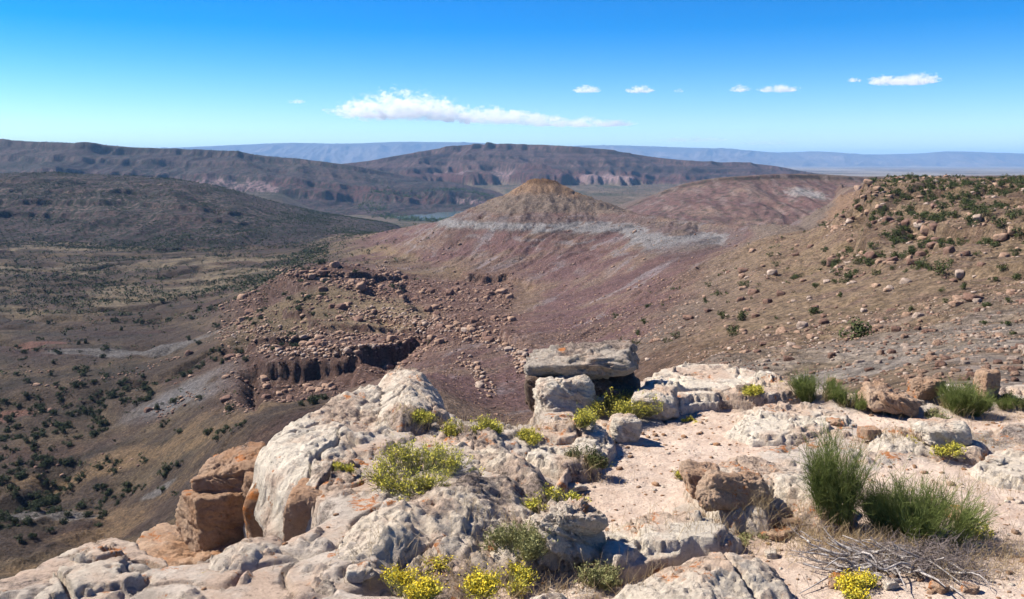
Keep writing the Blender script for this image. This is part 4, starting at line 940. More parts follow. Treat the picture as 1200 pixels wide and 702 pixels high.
rabbit(478, 702, .42, .22, "left one of two bright yellow-blossomed bushes at the bottom edge", 519, n=200, blossom=.5)
rabbit(545, 706, .52, .20, "right one of two bright yellow-blossomed bushes at the bottom edge", 5190, n=230, blossom=.4)
rabbit(590, 694, .34, .18, "olive bush with few blossoms between the blossoming bushes and the sage bush", 5191, n=160, blossom=.08)
rabbit(606, 672, .46, .26, "sage-coloured bush left of the knobbly boulder", 520, n=260, mat=M_rab_stem)
rabbit(690, 688, .36, .16, "green grassy tuft at the lower right foot of the knobbly boulder", 521, n=200, mat=M_rab_stem)
rabbit(896, 470, .46, .14, "flat yellow-green cushion on the far rim left of the rim shrubs", 522, n=260, tilt=1.2)
rabbit(1104, 534, .50, .17, "low yellow-green bush behind the broad dark green shrub", 523, n=240, tilt=1.1)
rabbit(1106, 496, .40, .17, "greyish bush at the left foot of the far right shrub", 524, n=220, mat=M_rab_stem)
rabbit(1012, 700, .36, .15, "small yellow-flowered plant at the bottom edge under the dead branches", 525, n=180, blossom=.5)
rabbit(806, 566, .20, .17, "sparse pale tuft at the left end of the orange boulders", 526, n=50, tilt=.7, per=2)
rabbit(394, 556, .22, .10, "tiny yellow tuft in the curved crack of the large white slab", 527, n=80)
rabbit(808, 496, .22, .07, "tiny flat yellow plant on the path's left bank", 528, n=60, tilt=1.2)
rabbit(1194, 478, .30, .2, "green bush cut by the right edge on the far rim", 529, n=200, mat=M_hillbush)
rabbit(890, 640, .30, .07, "creeping green plant between the cream dome and the pink flakes", 530, n=90, mat=M_rab_stem, tilt=1.3)
rabbit(1165, 640, .36, .16, "sparse yellow-green plant at the right edge in the shrub's shade", 531, n=60, tilt=1.0)

# dead branches
def deadwood():
    r = np.random.default_rng(77); loc = hit(1040, 668)
    e = empty("dead_branches", loc, "heap of bleached dead branches and grey twigs before the green shrubs", "branches")
    n = 80; t = np.linspace(0, 1, 8)[None, :, None]
    a = r.normal(2.75, .45, n); a = np.where(r.uniform(size=n) < .3, a + np.pi * .8, a)
    b = np.stack([r.normal(.05, .20, n), r.normal(.02, .10, n), r.uniform(.01, .08, n)], 1)
    L = r.uniform(.14, .40, n); d = np.stack([np.cos(a), np.sin(a), r.uniform(.0, .26, n)], 1)
    P = b[:, None] + L[:, None, None] * (d[:, None] * t + .22 * r.normal(0, 1, (n, 1, 3)) * t ** 2 * np.array([1, 1, .5]) + .10 * r.normal(0, 1, (n, 1, 3)) * np.sin(t * 7) * .4)
    P[..., 2] = np.maximum(P[..., 2], .006)
    R = (r.uniform(.005, .012, n)[:, None]) * np.linspace(1.1, .25, 8)[None]
    V, Q = tubes(P, R, 6); mesh_np("branch", V, Q, M_dead, parent=e)
    n = 2400; src = r.integers(0, 80, n); k = r.integers(1, 8, n); b = P[src, k]
    m2 = n // 2; b[:m2] = np.stack([r.normal(.32, .13, m2), r.normal(.0, .10, m2), np.abs(r.normal(.05, .05, m2))], 1)
    d = r.normal(0, 1, (n, 3)); d[:, 2] = np.abs(d[:, 2]) * .6; d /= np.linalg.norm(d, axis=1, keepdims=True)
    t = np.linspace(0, 1, 5)[None, :, None]
    P = b[:, None] + r.uniform(.03, .10, n)[:, None, None] * (d[:, None] * t + .3 * r.normal(0, 1, (n, 1, 3)) * t ** 2); P[..., 2] = np.maximum(P[..., 2], .004)
    V, Q = tubes(P, .0016 * np.linspace(1.2, .5, 5)[None] * np.ones((n, 1))); mesh_np("twig", V, Q, M_dead_fine, parent=e)
deadwood()

# dry grass and straw caught round the shrubs and stones: nobody could count it
def straw():
    r = np.random.default_rng(88); pts = []
    for (px, py, n, sx, sy) in ((905, 612, 900, .35, .07), (985, 640, 1700, .22, .14), (1130, 665, 1500, .45, .16), (1050, 640, 700, .2, .1), (1180, 650, 700, .3, .2), (640, 650, 700, .28, .16), (560, 690, 700, .4, .12), (690, 560, 200, .15, .05),
                            (500, 500, 400, .3, .08), (620, 505, 250, .25, .06), (1080, 515, 700, .5, .10), (860, 640, 300, .4, .1), (940, 470, 250, .3, .1), (1150, 492, 500, .5, .12), (690, 685, 400, .2, .1), (1120, 575, 350, .4, .12)):
        n = int(n * .5); p = hit(px, py); x = p.x + r.normal(0, sx, n); y = p.y + r.normal(0, sy, n); pts.append(np.stack([x, y, fh(x, y)], 1))
    b = np.concatenate(pts); b = b[(b[:, 2] > GZ0 - .3) & (b[:, 1] > 4)]; n = len(b)
    a = r.uniform(0, 2 * np.pi, n); ti = np.abs(r.normal(.35, .35, n)); d = np.stack([np.sin(ti) * np.cos(a), np.sin(ti) * np.sin(a), np.cos(ti)], 1)
    t = np.linspace(0, 1, 4)[None, :, None]
    P = b[:, None] + r.uniform(.04, .17, n)[:, None, None] * (d[:, None] * t + .3 * r.normal(0, 1, (n, 1, 3)) * t ** 2 * np.array([1, 1, .3]))
    V, Q = tubes(P, .0013 * np.linspace(1.2, .4, 4)[None] * np.ones((n, 1)))
    o = mesh_np("dry_grass", V, Q, M_straw); tag(o, "dry straw-coloured grass tufts growing round shrubs and stones on the ledge", "grass", kind="stuff")
straw()
def scatter_mesh(name, pos, size, sub, mats, seed, flat=.6, smooth=False, label="", cat="", variants=8, soft=10):
    r = np.random.default_rng(seed); Vs, Fs, mi, off = [], [], [], 0
    base = [rock_verts(seed + i, (1, .8, flat), sub, soft=soft, rough=.08) for i in range(variants)]
    which = r.integers(0, variants, len(pos))
    for i in range(variants):
        s = np.nonzero(which == i)[0]
        if not len(s): continue
        V, Fc = base[i]; th = r.uniform(0, 2 * np.pi, len(s)); c, sn = np.cos(th), np.sin(th)
        sc = size[s][:, None]
        x = (V[:, 0][None] * c[:, None] - V[:, 1][None] * sn[:, None]) * sc; y = (V[:, 0][None] * sn[:, None] + V[:, 1][None] * c[:, None]) * sc; z = V[:, 2][None] * sc * r.uniform(.7, 1.3, len(s))[:, None]
        W_ = np.stack([x, y, z], -1) + pos[s][:, None]
        Vs.append(W_.reshape(-1, 3)); F_ = Fc[None] + (np.arange(len(s)) * len(V))[:, None, None] + off
        Fs.append(F_.reshape(-1, 3)); mi.append(np.repeat(r.integers(0, len(mats), len(s)), len(Fc))); off += len(V) * len(s)
    o = mesh_np(name, np.concatenate(Vs), None, mats[0], Ft=np.concatenate(Fs), smooth=smooth)
    for m in mats[1:]: o.data.materials.append(m)
    o.data.polygons.foreach_set("material_index", np.concatenate(mi).astype(np.int32))
    tag(o, label, cat, kind="stuff"); return o
def gravel():
    r = np.random.default_rng(99); n = 7000
    x = r.uniform(-3.2, 6.5, n); y = r.uniform(4.4, 11.3, n)
    l, s = ledge_z(x, y); z = fh(x, y); on = np.abs(z - l) < .03
    p = (s > .35) | (r.uniform(size=n) < .16); keep = p & on & (l > GZ0 - .3)
    x, y, z = x[keep], y[keep], z[keep]; sz = np.exp(r.normal(-4.75, .55, len(x))); sz = np.clip(sz, .004, .05)
    scatter_mesh("gravel", np.stack([x, y, z + sz * .1], 1), sz, 1, [M_rock_brown, M_rock_orange, M_rock_clean, M_rock_brown], 700, label="small tan and pinkish stones strewn over the sandy path and dirt", cat="gravel")
gravel()
#PART4

# ------------------------------------------------------------------ plants and rocks out on the slopes
print("slopes")
TM = np.maximum.accumulate(np.where(YY > 14, ZZ / YY, -9), axis=0)
def thit(px, py, ymin=30):
    """where lines of sight of photo points first meet the terrain"""
    u, t = ut(px, py); u = np.atleast_1d(u); t = np.atleast_1d(t); out = []
    jj = np.clip(np.searchsorted(UA, u), 0, nc - 1); yy = np.exp(LA)
    i0 = np.searchsorted(yy, ymin)
    for a, b, j in zip(u, t, jj):
        k = np.nonzero(ZZ[i0:, j] / yy[i0:] > b)[0]
        i = i0 + (k[0] if len(k) else 0); y = yy[i]; out.append((a * y, y, ZZ[i, j]))
    return np.array(out)
def vis(x, y, dz=.0):
    u = x / y; j = np.clip(np.searchsorted(UA, u), 0, nc - 1); i = np.clip(np.searchsorted(LA, np.log(y)) - 3, 0, nr - 1)
    z = gmesh(x, y); t = (z + dz) / y
    px, py = proj(x, y, z + dz)
    rim = np.interp(px, [-50, 0, 100, 210, 290, 300, 440, 505, 600, 612, 640, 745, 760, 850, 940, 1200], [655, 650, 628, 545, 540, 515, 436, 443, 492, 430, 408, 412, 432, 424, 446, 452])
    return (t > TM[i, j] - .0005) & (px > -15) & (px < 1215) & (py < rim + 5) & (py > 150)
def proj(x, y, z):
    d = CP * y - SP * z; return 600 + F * x / d, 351 - F * (SP * y + CP * z) / d

def leafclump(r, n, lobes, size, squash=.8):
    c = r.normal(0, .36, (lobes, 3)) * np.array([1, 1, .62]) + np.array([0, 0, .5]); c[:, 2] = np.abs(c[:, 2])
    rad = r.uniform(.22, .42, lobes)
    k = r.integers(0, lobes, n); d = r.normal(0, 1, (n, 3)); d /= np.linalg.norm(d, axis=1, keepdims=True)
    p = c[k] + d * (rad[k] * r.uniform(.55, 1.08, n))[:, None]; p[:, 2] = np.maximum(p[:, 2], .03)
    a = r.normal(0, 1, (n, 3)); a /= np.linalg.norm(a, axis=1, keepdims=True); b = np.cross(a, d); b /= np.linalg.norm(b, axis=1, keepdims=True) + 1e-9
    s = size * r.uniform(.6, 1.3, n)[:, None]
    return np.stack([p - a * s, p + b * s, p + a * s * .9 - b * s * .3], 1).reshape(-1, 3)
def make_jun(seed, mat, name, n=620):
    r = np.random.default_rng(seed); V = leafclump(r, n, 9, .085)
    crown = mesh_np("crown", V, None, mat, Ft=np.arange(len(V)).reshape(-1, 3), smooth=False, link=False)
    t = np.linspace(0, 1, 4)[None, :, None]; m = 5; a = r.uniform(0, 6.28, m)
    P = np.array([[0, 0, -.15]]) + t * np.stack([np.cos(a) * .25, np.sin(a) * .25, np.full(m, .6)], 1)[:, None]
    V, Q = tubes(P, .035 * np.linspace(1.4, .6, 4)[None] * np.ones((m, 1)), 4)
    trunk = mesh_np("trunk", V, Q, M_trunk, link=False)
    return crown, trunk
JV = [make_jun(601 + i, M_jun, "j") for i in range(5)]; BV = [make_jun(621 + i, M_hillbush, "b", 420) for i in range(5)]
def place_tree(name, var, p, s, rz, label, cat, group):
    e = bpy.data.objects.new(name, None); e.location = p; e.scale = s; e.rotation_euler = (0, 0, rz); COL.objects.link(e); tag(e, label, cat, group)
    for src in var:
        c = src.copy(); COL.objects.link(c); c.parent = e
r = np.random.default_rng(5)
# juniper positions over the left valley, the spur and the mesa sides
def cand(n, u0, u1, y0, y1, dens):
    u = r.uniform(u0, u1, n); y = np.sqrt(r.uniform(y0 ** 2, y1 ** 2, n)); x = u * y
    k = r.uniform(size=n) < dens(x, y); x, y = x[k], y[k]; k = vis(x, y, 1.0); return x[k], y[k]
def d_val(x, y):
    d = .10 + .9 * sstep(.05, .40, fbm(x / 130, y / 90, 3, 801)) ; band = sstep(.02, .25, fbm(x / 320, y / 90, 3, 803)) * sstep(560, 700, y)
    hot = np.exp(-((x / y + .50) / .11) ** 2 - ((np.log(y) - math.log(900)) / .16) ** 2) * sstep(-.25, .1, fbm(x / 60, y / 40, 3, 805))
    return np.clip(d * .6 + band * 1.0 + hot * 1.5, 0, 1) * np.where(x / y > -.2, .12, 1)
reg_fade = lambda x, y: 1 - sstep(-.2, -.04, x / y)
x1_, y1_ = cand(24000, -.60, .0, 250, 1350, lambda x, y: d_val(x, y) * reg_fade(x, y))
x2_, y2_ = cand(60000, -.60, .0, 1250, 2700, lambda x, y: (.22 + .78 * sstep(-.05, .3, fbm(x / 120, y / 120, 3, 802))) * (1 - sstep(-.2, -.02, x / y)) * (1 - sstep(2300, 2700, y)))
jx = np.concatenate([x1_, x2_]); jy = np.concatenate([y1_, y2_])
hand = [(10, 495, 13), (52, 540, 14), (70, 545, 10), (36, 548, 11), (18, 545, 9), (60, 528, 9), (90, 542, 8), (92, 548, 7), (186, 480, 13), (172, 458, 12), (234, 468, 10), (236, 478, 8), (278, 462, 8), (118, 500, 12), (107, 503, 9), (122, 492, 8), (190, 500, 9), (88, 508, 8), (78, 516, 7),
        (115, 575, 12), (150, 578, 10), (190, 577, 11), (135, 585, 9), (10, 610, 14), (35, 600, 11), (80, 605, 12), (118, 608, 9), (58, 625, 11), (206, 580, 9), (268, 488, 8), (270, 508, 8), (100, 470, 8), (60, 440, 9), (30, 442, 8), (340, 352, 9), (350, 358, 10), (362, 350, 9), (372, 360, 8), (385, 372, 8), (350, 365, 10), (366, 368, 9),
        (460, 338, 10), (470, 342, 8), (452, 342, 8), (510, 350, 7), (530, 352, 7), (262, 340, 9), (230, 352, 8), (190, 356, 9), (200, 362, 8), (165, 380, 9), (180, 378, 8), (240, 372, 8)]
hp = thit([h[0] for h in hand], [h[1] for h in hand], 150)
hs_ = np.array([h[2] for h in hand]) / F * hp[:, 1]
jx = np.concatenate([hp[:, 0], jx]); jy = np.concatenate([hp[:, 1], jy]); jz = gmesh(jx, jy)
js = np.concatenate([hs_, np.clip(r.normal(3.4, .9, len(jx) - len(hp)), 1.4, 5.2)]); 
order = np.argsort(-(js / jy)); jx, jy, jz, js = jx[order], jy[order], jz[order], js[order]
print("junipers", len(jx))
for k in range(min(300, len(jx))):
    sz = js[k]; px, py = proj(jx[k], jy[k], jz[k])
    if px > 330: lb, g = "dark juniper growing among the rubble ledges of the spur in the middle", "junipers on the rocky spur"
    elif py > 440: lb, g = "dark round juniper on the brown and grey lower slope of the left valley", "junipers on the lower left slope"
    else: lb, g = "dark juniper dotted over the tan floor of the left valley", "junipers on the left valley floor"
    place_tree("juniper_tree", JV[k % 5], (jx[k], jy[k], jz[k] - .1), (sz * .62, sz * .62, sz * .60), r.uniform(0, 6), lb, "tree", g)
def lowbush(name, x, y, z, s, mat, label, nper=26, seed=1):
    q = np.random.default_rng(seed); var = [leafclump(q, nper, 5, .22) for _ in range(12)]
    n = len(x); w = q.integers(0, 12, n); th = q.uniform(0, 6.28, n); V = np.stack([var[k] for k in w])
    c, sn = np.cos(th)[:, None], np.sin(th)[:, None]; S_ = s[:, None] * .6
    P = np.stack([(V[..., 0] * c - V[..., 1] * sn) * S_ + x[:, None], (V[..., 0] * sn + V[..., 1] * c) * S_ + y[:, None], V[..., 2] * S_ * .9 + z[:, None]], -1).reshape(-1, 3)
    o = mesh_np(name, P, None, mat, Ft=np.arange(len(P)).reshape(-1, 3), smooth=False); tag(o, label, "scrub", kind="stuff")
lowbush("juniper_scrub", jx[300:], jy[300:], jz[300:] - .1, js[300:] * 1.35, M_jun, "dark juniper scrub dotted over the left valley and the mesa sides", 14, 3)
# scrub far off on the mesas
x3, y3 = cand(30000, -.60, .34, 3300, 6200, lambda x, y: .25 + .7 * sstep(-.1, .3, fbm(x / 260, y / 260, 3, 804)) * (1 - .6 * sstep(-.1, .0, x / y)))
lowbush("mesa_scrub", x3, y3, gmesh(x3, y3) - .2, np.full(len(x3), 8.5), M_jun, "dark scrub speckling the far mesas", 8, 4)
# trees along the river
q = np.random.default_rng(9); n = 900
pa = np.array([onz(a, b, -196)[:2] for a, b in ((425, 249), (450, 256), (480, 261), (520, 262.5), (556, 260), (585, 254), (590, 248), (560, 244), (520, 244), (470, 246), (430, 247))])
t_ = q.uniform(0, len(pa) - 1.001, n); i_ = t_.astype(int); f_ = (t_ - i_)[:, None]; P_ = pa[i_] * (1 - f_) + pa[i_ + 1] * f_ + q.normal(0, 14, (n, 2)) * np.array([1.5, 3.0])
k = NT("cottonwood_foliage"); k.col(k.mixc(k.noise(.3), (.035, .065, .018), (.07, .10, .03)))
lowbush("riverside_trees", P_[:, 0], P_[:, 1], gmesh(P_[:, 0], P_[:, 1]), q.uniform(9, 17, n), k.m, "green cottonwoods lining the river bend", 22, 5)

# scrub on the right hill
def d_right(x, y):
    return np.clip(.02 + 1.0 * sstep(.30, .46, x / y) * sstep(150, 260, y) * sstep(-.25, .25, fbm(x / 32, y / 32, 3, 811)), 0, 1)
bx_, by_ = cand(6500, .10, .62, 70, 430, d_right)
hand = [(1150, 250, 16), (1170, 270, 18), (1155, 258, 14), (1135, 262, 14), (1185, 255, 18), (1195, 275, 16), (1120, 255, 12), (1165, 290, 14), (1190, 300, 12), (1135, 246, 12), (1100, 260, 10), (1050, 240, 9), (1145, 300, 9), (1175, 320, 13), (1130, 340, 12), (1165, 330, 11),
        (1068, 365, 10), (1155, 360, 13), (1182, 355, 10), (1153, 380, 10), (1180, 382, 12), (1103, 342, 8), (1108, 355, 8), (1085, 300, 8), (1003, 320, 8), (1186, 392, 9), (1040, 375, 6), (1020, 236, 8), (1010, 243, 8), (1065, 228, 10), (1080, 232, 9)]
hp = thit([h[0] for h in hand], [h[1] for h in hand], 35); hs_ = np.array([h[2] for h in hand]) / F * hp[:, 1]
bx_ = np.concatenate([hp[:, 0], bx_]); by_ = np.concatenate([hp[:, 1], by_]); bz_ = gmesh(bx_, by_)
bs_ = np.concatenate([hs_, np.clip(r.normal(1.9, .6, len(bx_) - len(hp)), .5, 2.8)])
order = np.argsort(-(bs_ / by_)); bx_, by_, bz_, bs_ = bx_[order], by_[order], bz_[order], bs_[order]
print("hill scrub", len(bx_))
for k in range(min(300, len(bx_))):
    up = proj(bx_[k], by_[k], bz_[k])[1] < 320
    place_tree("hillside_bush", BV[k % 5], (bx_[k], by_[k], bz_[k] - .05), (bs_[k] * .66,) * 3, r.uniform(0, 6),
               "dark green bush on the rocky top of the right hill" if up else "dark green bush on the open lower slope of the right hill", "bush", "bushes on the top of the right hill" if up else "bushes on the lower slope of the right hill")
if len(bx_) > 300:
    lowbush("hillside_scrub", bx_[300:], by_[300:], bz_[300:], bs_[300:], M_hillbush, "dark scrub on the rocky top of the right hill", 40, 6)

# boulders
def mat_b(name, a, b, sc=.8):
    k = NT(name); c = k.mixc(k.ramp(k.noise(sc, 6, .7), (.35, 0.), (.65, 1.)), a, b); k.col(k.mixc(k.ramp(k.noise(sc * 5, 6, .75), (.36, .7), (.48, 0.)), c, tuple(x * .35 for x in a)))
    k.bump(k.noise(sc * 3, 6, .7), .3, .9); return k.m
MB_tan = mat_b("tan_boulder", (.22, .14, .10), (.34, .235, .17)); MB_brown = mat_b("brown_boulder", (.12, .07, .055), (.20, .125, .095)); MB_pale = mat_b("pale_boulder", (.27, .205, .165), (.40, .32, .265))
BM = []
for i in range(9):
    V, Fc = rock_verts(640 + i, (.5, .40, .32), 3, soft=60, rough=.06, cuts=16); m = [MB_tan, MB_brown, MB_pale][i % 3]
    BM.append(mesh_np("boulder", V, None, m, Ft=Fc, link=False, smooth=False))
pos, siz, grp = [], [], []
def addb(x, y, s, g):
    s = np.minimum(s, y * .011); k = vis(x, y, .4) ; pos.append(np.stack([x[k], y[k]], 1)); siz.append(s[k]); grp.append(np.full(k.sum(), g))
hand = [(940, 385, 15, 2), (905, 322, 16, 2), (975, 310, 15, 1), (1020, 304, 17, 1), (1030, 300, 12, 1), (900, 355, 10, 1), (882, 345, 12, 1), (868, 352, 10, 1), (1043, 340, 10, 2), (1012, 365, 8, 2), (1140, 352, 18, 1), (1120, 358, 14, 0), (1124, 325, 12, 2), (1145, 355, 10, 2), (1070, 310, 14, 1), (1100, 285, 15, 1), (1112, 296, 14, 1), (1085, 276, 13, 0), (1172, 282, 15, 0), (1185, 275, 11, 0),
        (807, 374, 12, 1), (830, 366, 9, 1), (965, 372, 8, 1), (955, 362, 8, 1), (1000, 332, 7, 2), (948, 350, 6, 2), (1050, 388, 10, 1), (1075, 386, 8, 1), (990, 396, 9, 1), (1185, 345, 12, 0), (860, 385, 8, 1), (870, 325, 10, 0), (915, 346, 9, 1), (1060, 396, 7, 1), (932, 300, 7, 1), (950, 290, 7, 1), (1006, 222, 9, 0), (1012, 232, 8, 0), (1018, 216, 10, 0), (1028, 222, 8, 0), (1005, 244, 9, 1), (1016, 250, 8, 0), (1030, 244, 9, 0), (1042, 232, 7, 0), (998, 258, 7, 1), (1024, 262, 8, 1), (1050, 252, 8, 0), (1062, 266, 11, 1), (1078, 262, 9, 1), (1096, 270, 12, 1), (1092, 290, 11, 1), (1080, 300, 12, 1), (1132, 300, 10, 1), (1150, 312, 9, 1)]
hp = thit([h[0] for h in hand], [h[1] for h in hand], 35)
HB = [(p, h[2] / F * p[1], h[3]) for p, h in zip(hp, hand)]
def reg(n, u0, u1, y0, y1, dens, lo, sg, g):
    u = r.uniform(u0, u1, n); y = np.sqrt(r.uniform(y0 ** 2, y1 ** 2, n)); x = u * y; k = r.uniform(size=n) < dens(x, y); x, y = x[k], y[k]
    addb(x, y, np.exp(r.normal(math.log(lo), sg, len(x))), g)
reg(14000, .10, .62, 18, 120, lambda x, y: .3 + .7 * sstep(-.1, .3, fbm(x / 9, y / 9, 3, 826)), .13, .6, 0)
reg(9000, .05, .62, 30, 420, lambda x, y: .25 + .75 * sstep(0, .4, fbm(x / 25, y / 25, 3, 821)), .26, .85, 0)          # right hillside
reg(2200, .34, .62, 190, 400, lambda x, y: sstep(-.1, .3, fbm(x / 18, y / 18, 3, 822)), .9, .5, 0)
reg(22000, -.32, .0, 320, 660, lambda x, y: .12 + .88 * sstep(.35, .9, ridged(x / 80, y / 38 + x / 160, 2, 823)), .6, .75, 1)      # the spur
reg(3500, -.60, -.30, 330, 480, lambda x, y: sstep(.1, .5, fbm(x / 40, y / 25, 3, 824)), .9, .5, 2)                       # left slope
reg(7000, -.15, .20, 170, 430, lambda x, y: .3 + .7 * sstep(-.1, .3, fbm(x / 30, y / 30, 3, 827)), .35, .5, 3)
reg(9000, -.20, .40, 420, 1000, lambda x, y: .1 + .9 * sstep(.1, .5, fbm(x / 50, y / 50, 3, 825)), .8, .5, 3)            # bowl and butte
# lines of pale blocks running down the side of the spur, and its ledges
for line, n, s0, jit in ((((450, 368), (500, 376), (560, 392), (610, 415), (622, 440)), 400, 1.9, 6), (((545, 420), (560, 440), (575, 462)), 110, 1.3, 5), (((440, 312), (455, 318), (470, 328)), 70, 2.4, 5), (((300, 408), (340, 414), (380, 412), (430, 410), (490, 408)), 380, 1.9, 5),
                   (((310, 318), (360, 322), (400, 330), (450, 345)), 280, 2.6, 5), (((400, 365), (450, 372), (500, 385)), 200, 2.2, 6), (((250, 395), (300, 388), (350, 392), (420, 398)), 260, 2.0, 6)):
    L = np.array(line, float); tt = r.uniform(0, len(L) - 1.001, n); ii = tt.astype(int); ff = (tt - ii)[:, None]; pp = L[ii] * (1 - ff) + L[ii + 1] * ff + r.normal(0, jit, (n, 2)) * np.array([1, .8])
    h = thit(pp[:, 0], pp[:, 1], 200); pos.append(h[:, :2]); siz.append(np.exp(r.normal(math.log(s0 * .62), .4, n))); grp.append(np.full(n, 4 if n not in (280,) else 1))
pos = np.concatenate(pos); siz = np.concatenate(siz); grp = np.concatenate(grp); bz2 = gmesh(pos[:, 0], pos[:, 1])
order = np.argsort(-(siz / pos[:, 1])); pos, siz, grp, bz2 = pos[order], siz[order], grp[order], bz2[order]
LBL = {0: ("weathered boulder lying on the tan slope of the right hill", "boulders on the right hillside"), 1: ("broken reddish block in the rubble of the spur", "rubble blocks of the spur"),
       2: ("dark block on the slope of the left valley", "blocks on the left valley slope"), 3: ("dark block on the purple flank of the butte", "blocks on the flank of the butte"), 4: ("pale block in a line of blocks along the spur's ledge", "pale blocks along the ledges of the spur")}
def bould(x, y, z, s, v, g):
    o = BM[v].copy(); o.name = "boulder"; o.location = (x, y, z + s * .12); o.scale = (s, s * r.uniform(.8, 1.1), s * r.uniform(.75, 1.2)); o.rotation_euler = (r.uniform(-.3, .3), r.uniform(-.3, .3), r.uniform(0, 6)); COL.objects.link(o)
    tag(o, LBL[g][0], "boulder", LBL[g][1])
for p, s, v in HB: bould(p[0], p[1], p[2], s * 1.0, v + 3 * int(r.integers(0, 3)) if False else {0: 0, 1: 1, 2: 2}[v] + 3 * int(r.integers(0, 3)), 0)
nb_ = 300 - len(HB) - 12
for k in range(nb_):
    g = grp[k]; v = {0: r.choice([0, 1, 3, 4, 6, 2]), 1: r.choice([0, 1, 3, 4]), 2: r.choice([1, 4, 0]), 3: 1, 4: r.choice([2, 0, 8, 0, 3])}[g]
    bould(pos[k, 0], pos[k, 1], bz2[k], siz[k], int(v), g)
rest = slice(nb_, None); g_ = grp[rest]
for nm, sel, mats, lb in (("rubble", (g_ == 0), [MB_tan, MB_tan, MB_brown, MB_pale], "small broken rocks strewn over the right hillside"), ("rubble", (g_ == 1) | (g_ == 2) | (g_ == 3), [MB_tan, MB_brown, MB_brown, MB_tan], "small broken rocks over the spur, the bowl and the left slope"),
                      ("rubble", (g_ == 4), [MB_pale, MB_tan, MB_tan], "pale broken rock along the ledges of the spur")):
    if sel.sum(): scatter_mesh(nm, np.stack([pos[rest][sel][:, 0], pos[rest][sel][:, 1], bz2[rest][sel] + siz[rest][sel] * .1], 1), siz[rest][sel] * .5, 1, mats, 650, .65, lb, "rubble", 9, 16)
print("rubble", len(pos))

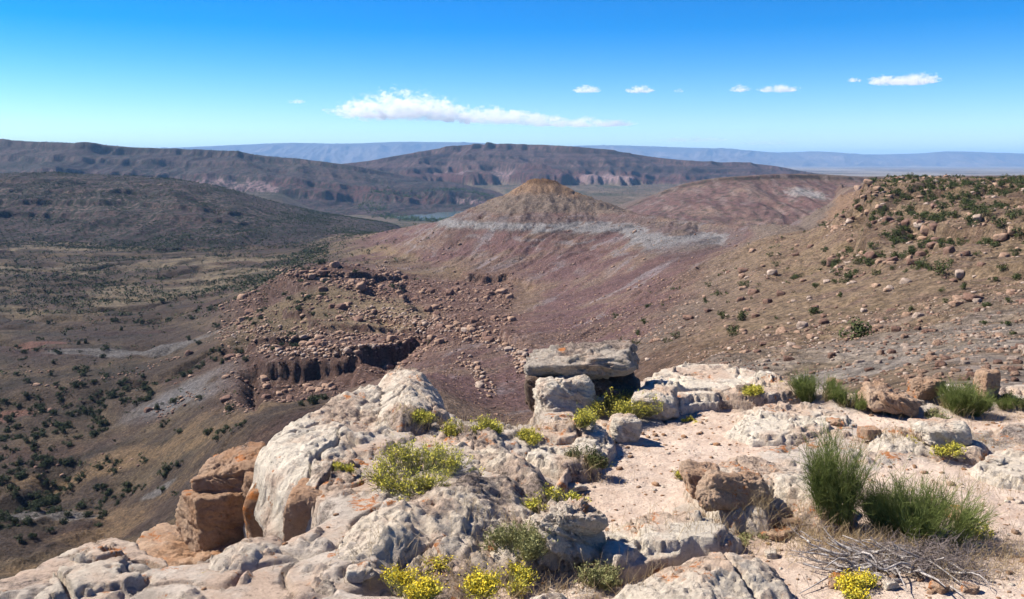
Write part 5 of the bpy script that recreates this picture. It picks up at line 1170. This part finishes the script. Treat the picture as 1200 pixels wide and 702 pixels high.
# ------------------------------------------------------------------ clouds: puffs of vapour tens of kilometres off
def cloud(px0, px1, pyb, pyt, label, seed, prof=((0, .2), (.5, 1), (1, .2)), Y=34000., dens=1.0, sc=1.0):
    """a body of vapour: its density fades out from the middle and is torn by noise"""
    c = at((px0 + px1) / 2, (pyb + pyt) / 2, Y); a = (px1 - px0) / 2 / F * Y * 1.08; h = (pyb - pyt) / 2 / F * Y * 1.25; b = max(h * 1.6, min(a, 1400))
    D, Fc = ico(3); o = mesh_np("cloud", D * np.array([a, b, h]) * 1.05, None, None, Ft=Fc); o.location = c
    m = bpy.data.materials.new("cloud_vapour"); m.use_nodes = True; t = m.node_tree; t.nodes.clear(); n = t.nodes; l = t.links
    k = NT.__new__(NT); k.m = m; k.t = t; k.n = n; k.l = l; k.co = n.new("ShaderNodeTexCoord").outputs["Object"]
    sx = n.new("ShaderNodeSeparateXYZ"); l.new(k.co, sx.inputs[0])
    x = k.math('DIVIDE', sx.outputs[0], a); y = k.math('DIVIDE', sx.outputs[1], b); z = k.math('DIVIDE', sx.outputs[2], h)
    pr = k.ramp(k.math('MULTIPLY_ADD', x, .5), *prof); pr.node.color_ramp.interpolation = 'B_SPLINE'
    pr.node.inputs[0].links[0].from_node.inputs[2].default_value = .5
    zz = k.math('ADD', z, .62); up = k.math('DIVIDE', k.math('MAXIMUM', zz, 0.0), k.math('MAXIMUM', k.math('MULTIPLY', pr, 1.5), .05)); dn = k.math('MULTIPLY', k.math('MINIMUM', zz, 0.0), 3.0)
    r2 = k.math('ADD', k.math('ADD', k.math('POWER', k.math('ABSOLUTE', x), 4.0), k.math('MULTIPLY', y, y)), k.math('ADD', k.math('MULTIPLY', up, up), k.math('MULTIPLY', dn, dn)))
    mp = n.new("ShaderNodeMapping"); l.new(k.co, mp.inputs[0]); mp.inputs["Location"].default_value = (seed * 913.0, 0, 0); mp.inputs["Scale"].default_value = (.0022 / sc, .0022 / sc, .0036 / sc)
    nz = k.noise(1.0, 6, .68, co=mp.outputs[0])
    f = k.math('SUBTRACT', k.math('ADD', k.math('MULTIPLY', k.math('SUBTRACT', nz, .5), 5.6), .35), r2)
    d = k.math('MULTIPLY', k.math('MINIMUM', k.math('MAXIMUM', f, 0.0), 1.0), (.008) * dens)
    v = n.new("ShaderNodeVolumePrincipled"); v.inputs["Color"].default_value = (1, 1, 1, 1); v.inputs["Anisotropy"].default_value = .2; l.new(d, v.inputs["Density"])
    out = n.new("ShaderNodeOutputMaterial"); l.new(v.outputs[0], out.inputs["Volume"])
    o.data.materials.append(m); tag(o, label, "cloud"); return o
cloud(378, 560, 138, 98, "largest white cloud, a long low bank heaped towards its left end", 901, ((0, .12), (.2, .5), (.5, 1.0), (.75, .6), (1, .25)), sc=.8)
cloud(500, 665, 143, 114, "flatter white bank joining the right end of the largest cloud", 9011, ((0, .3), (.4, .75), (.7, .4), (1, .15)), sc=.8, dens=.8)
cloud(600, 750, 148, 133, "thin wispy streak trailing at the lower right of the flatter white bank", 902, dens=.5)
cloud(670, 706, 108, 96, "small white puff above the thin wispy streak", 903, sc=.5)
cloud(731, 768, 108, 97, "small white puff right of the one above the streak", 904, sc=.5)
cloud(854, 880, 107, 95, "small ragged puff just left of a flat white cloud", 905, sc=.5)
cloud(887, 938, 107, 96, "flat white cloud with a ragged puff at its left", 906, sc=.6)
cloud(1016, 1102, 98, 82, "bright heaped cloud highest at the right of the sky", 907, ((0, .5), (.25, .6), (.45, .4), (.7, 1), (1, .3)), sc=.6)
cloud(992, 1010, 96, 87, "tiny puff left of the bright heaped cloud", 908, sc=.4)
cloud(788, 802, 108, 102, "faint speck of cloud between the small puffs and the ragged one", 909, dens=.6, sc=.4)
cloud(336, 358, 121, 113, "faint scrap of cloud left of the largest cloud", 910, dens=.5, sc=.4)
cloud(770, 855, 166, 156, "faint low streak of cloud over the distant mountains", 911, dens=.12, sc=.8)
cloud(866, 930, 169, 161, "fainter low streak right of the other low streak over the mountains", 912, dens=.10, sc=.8)
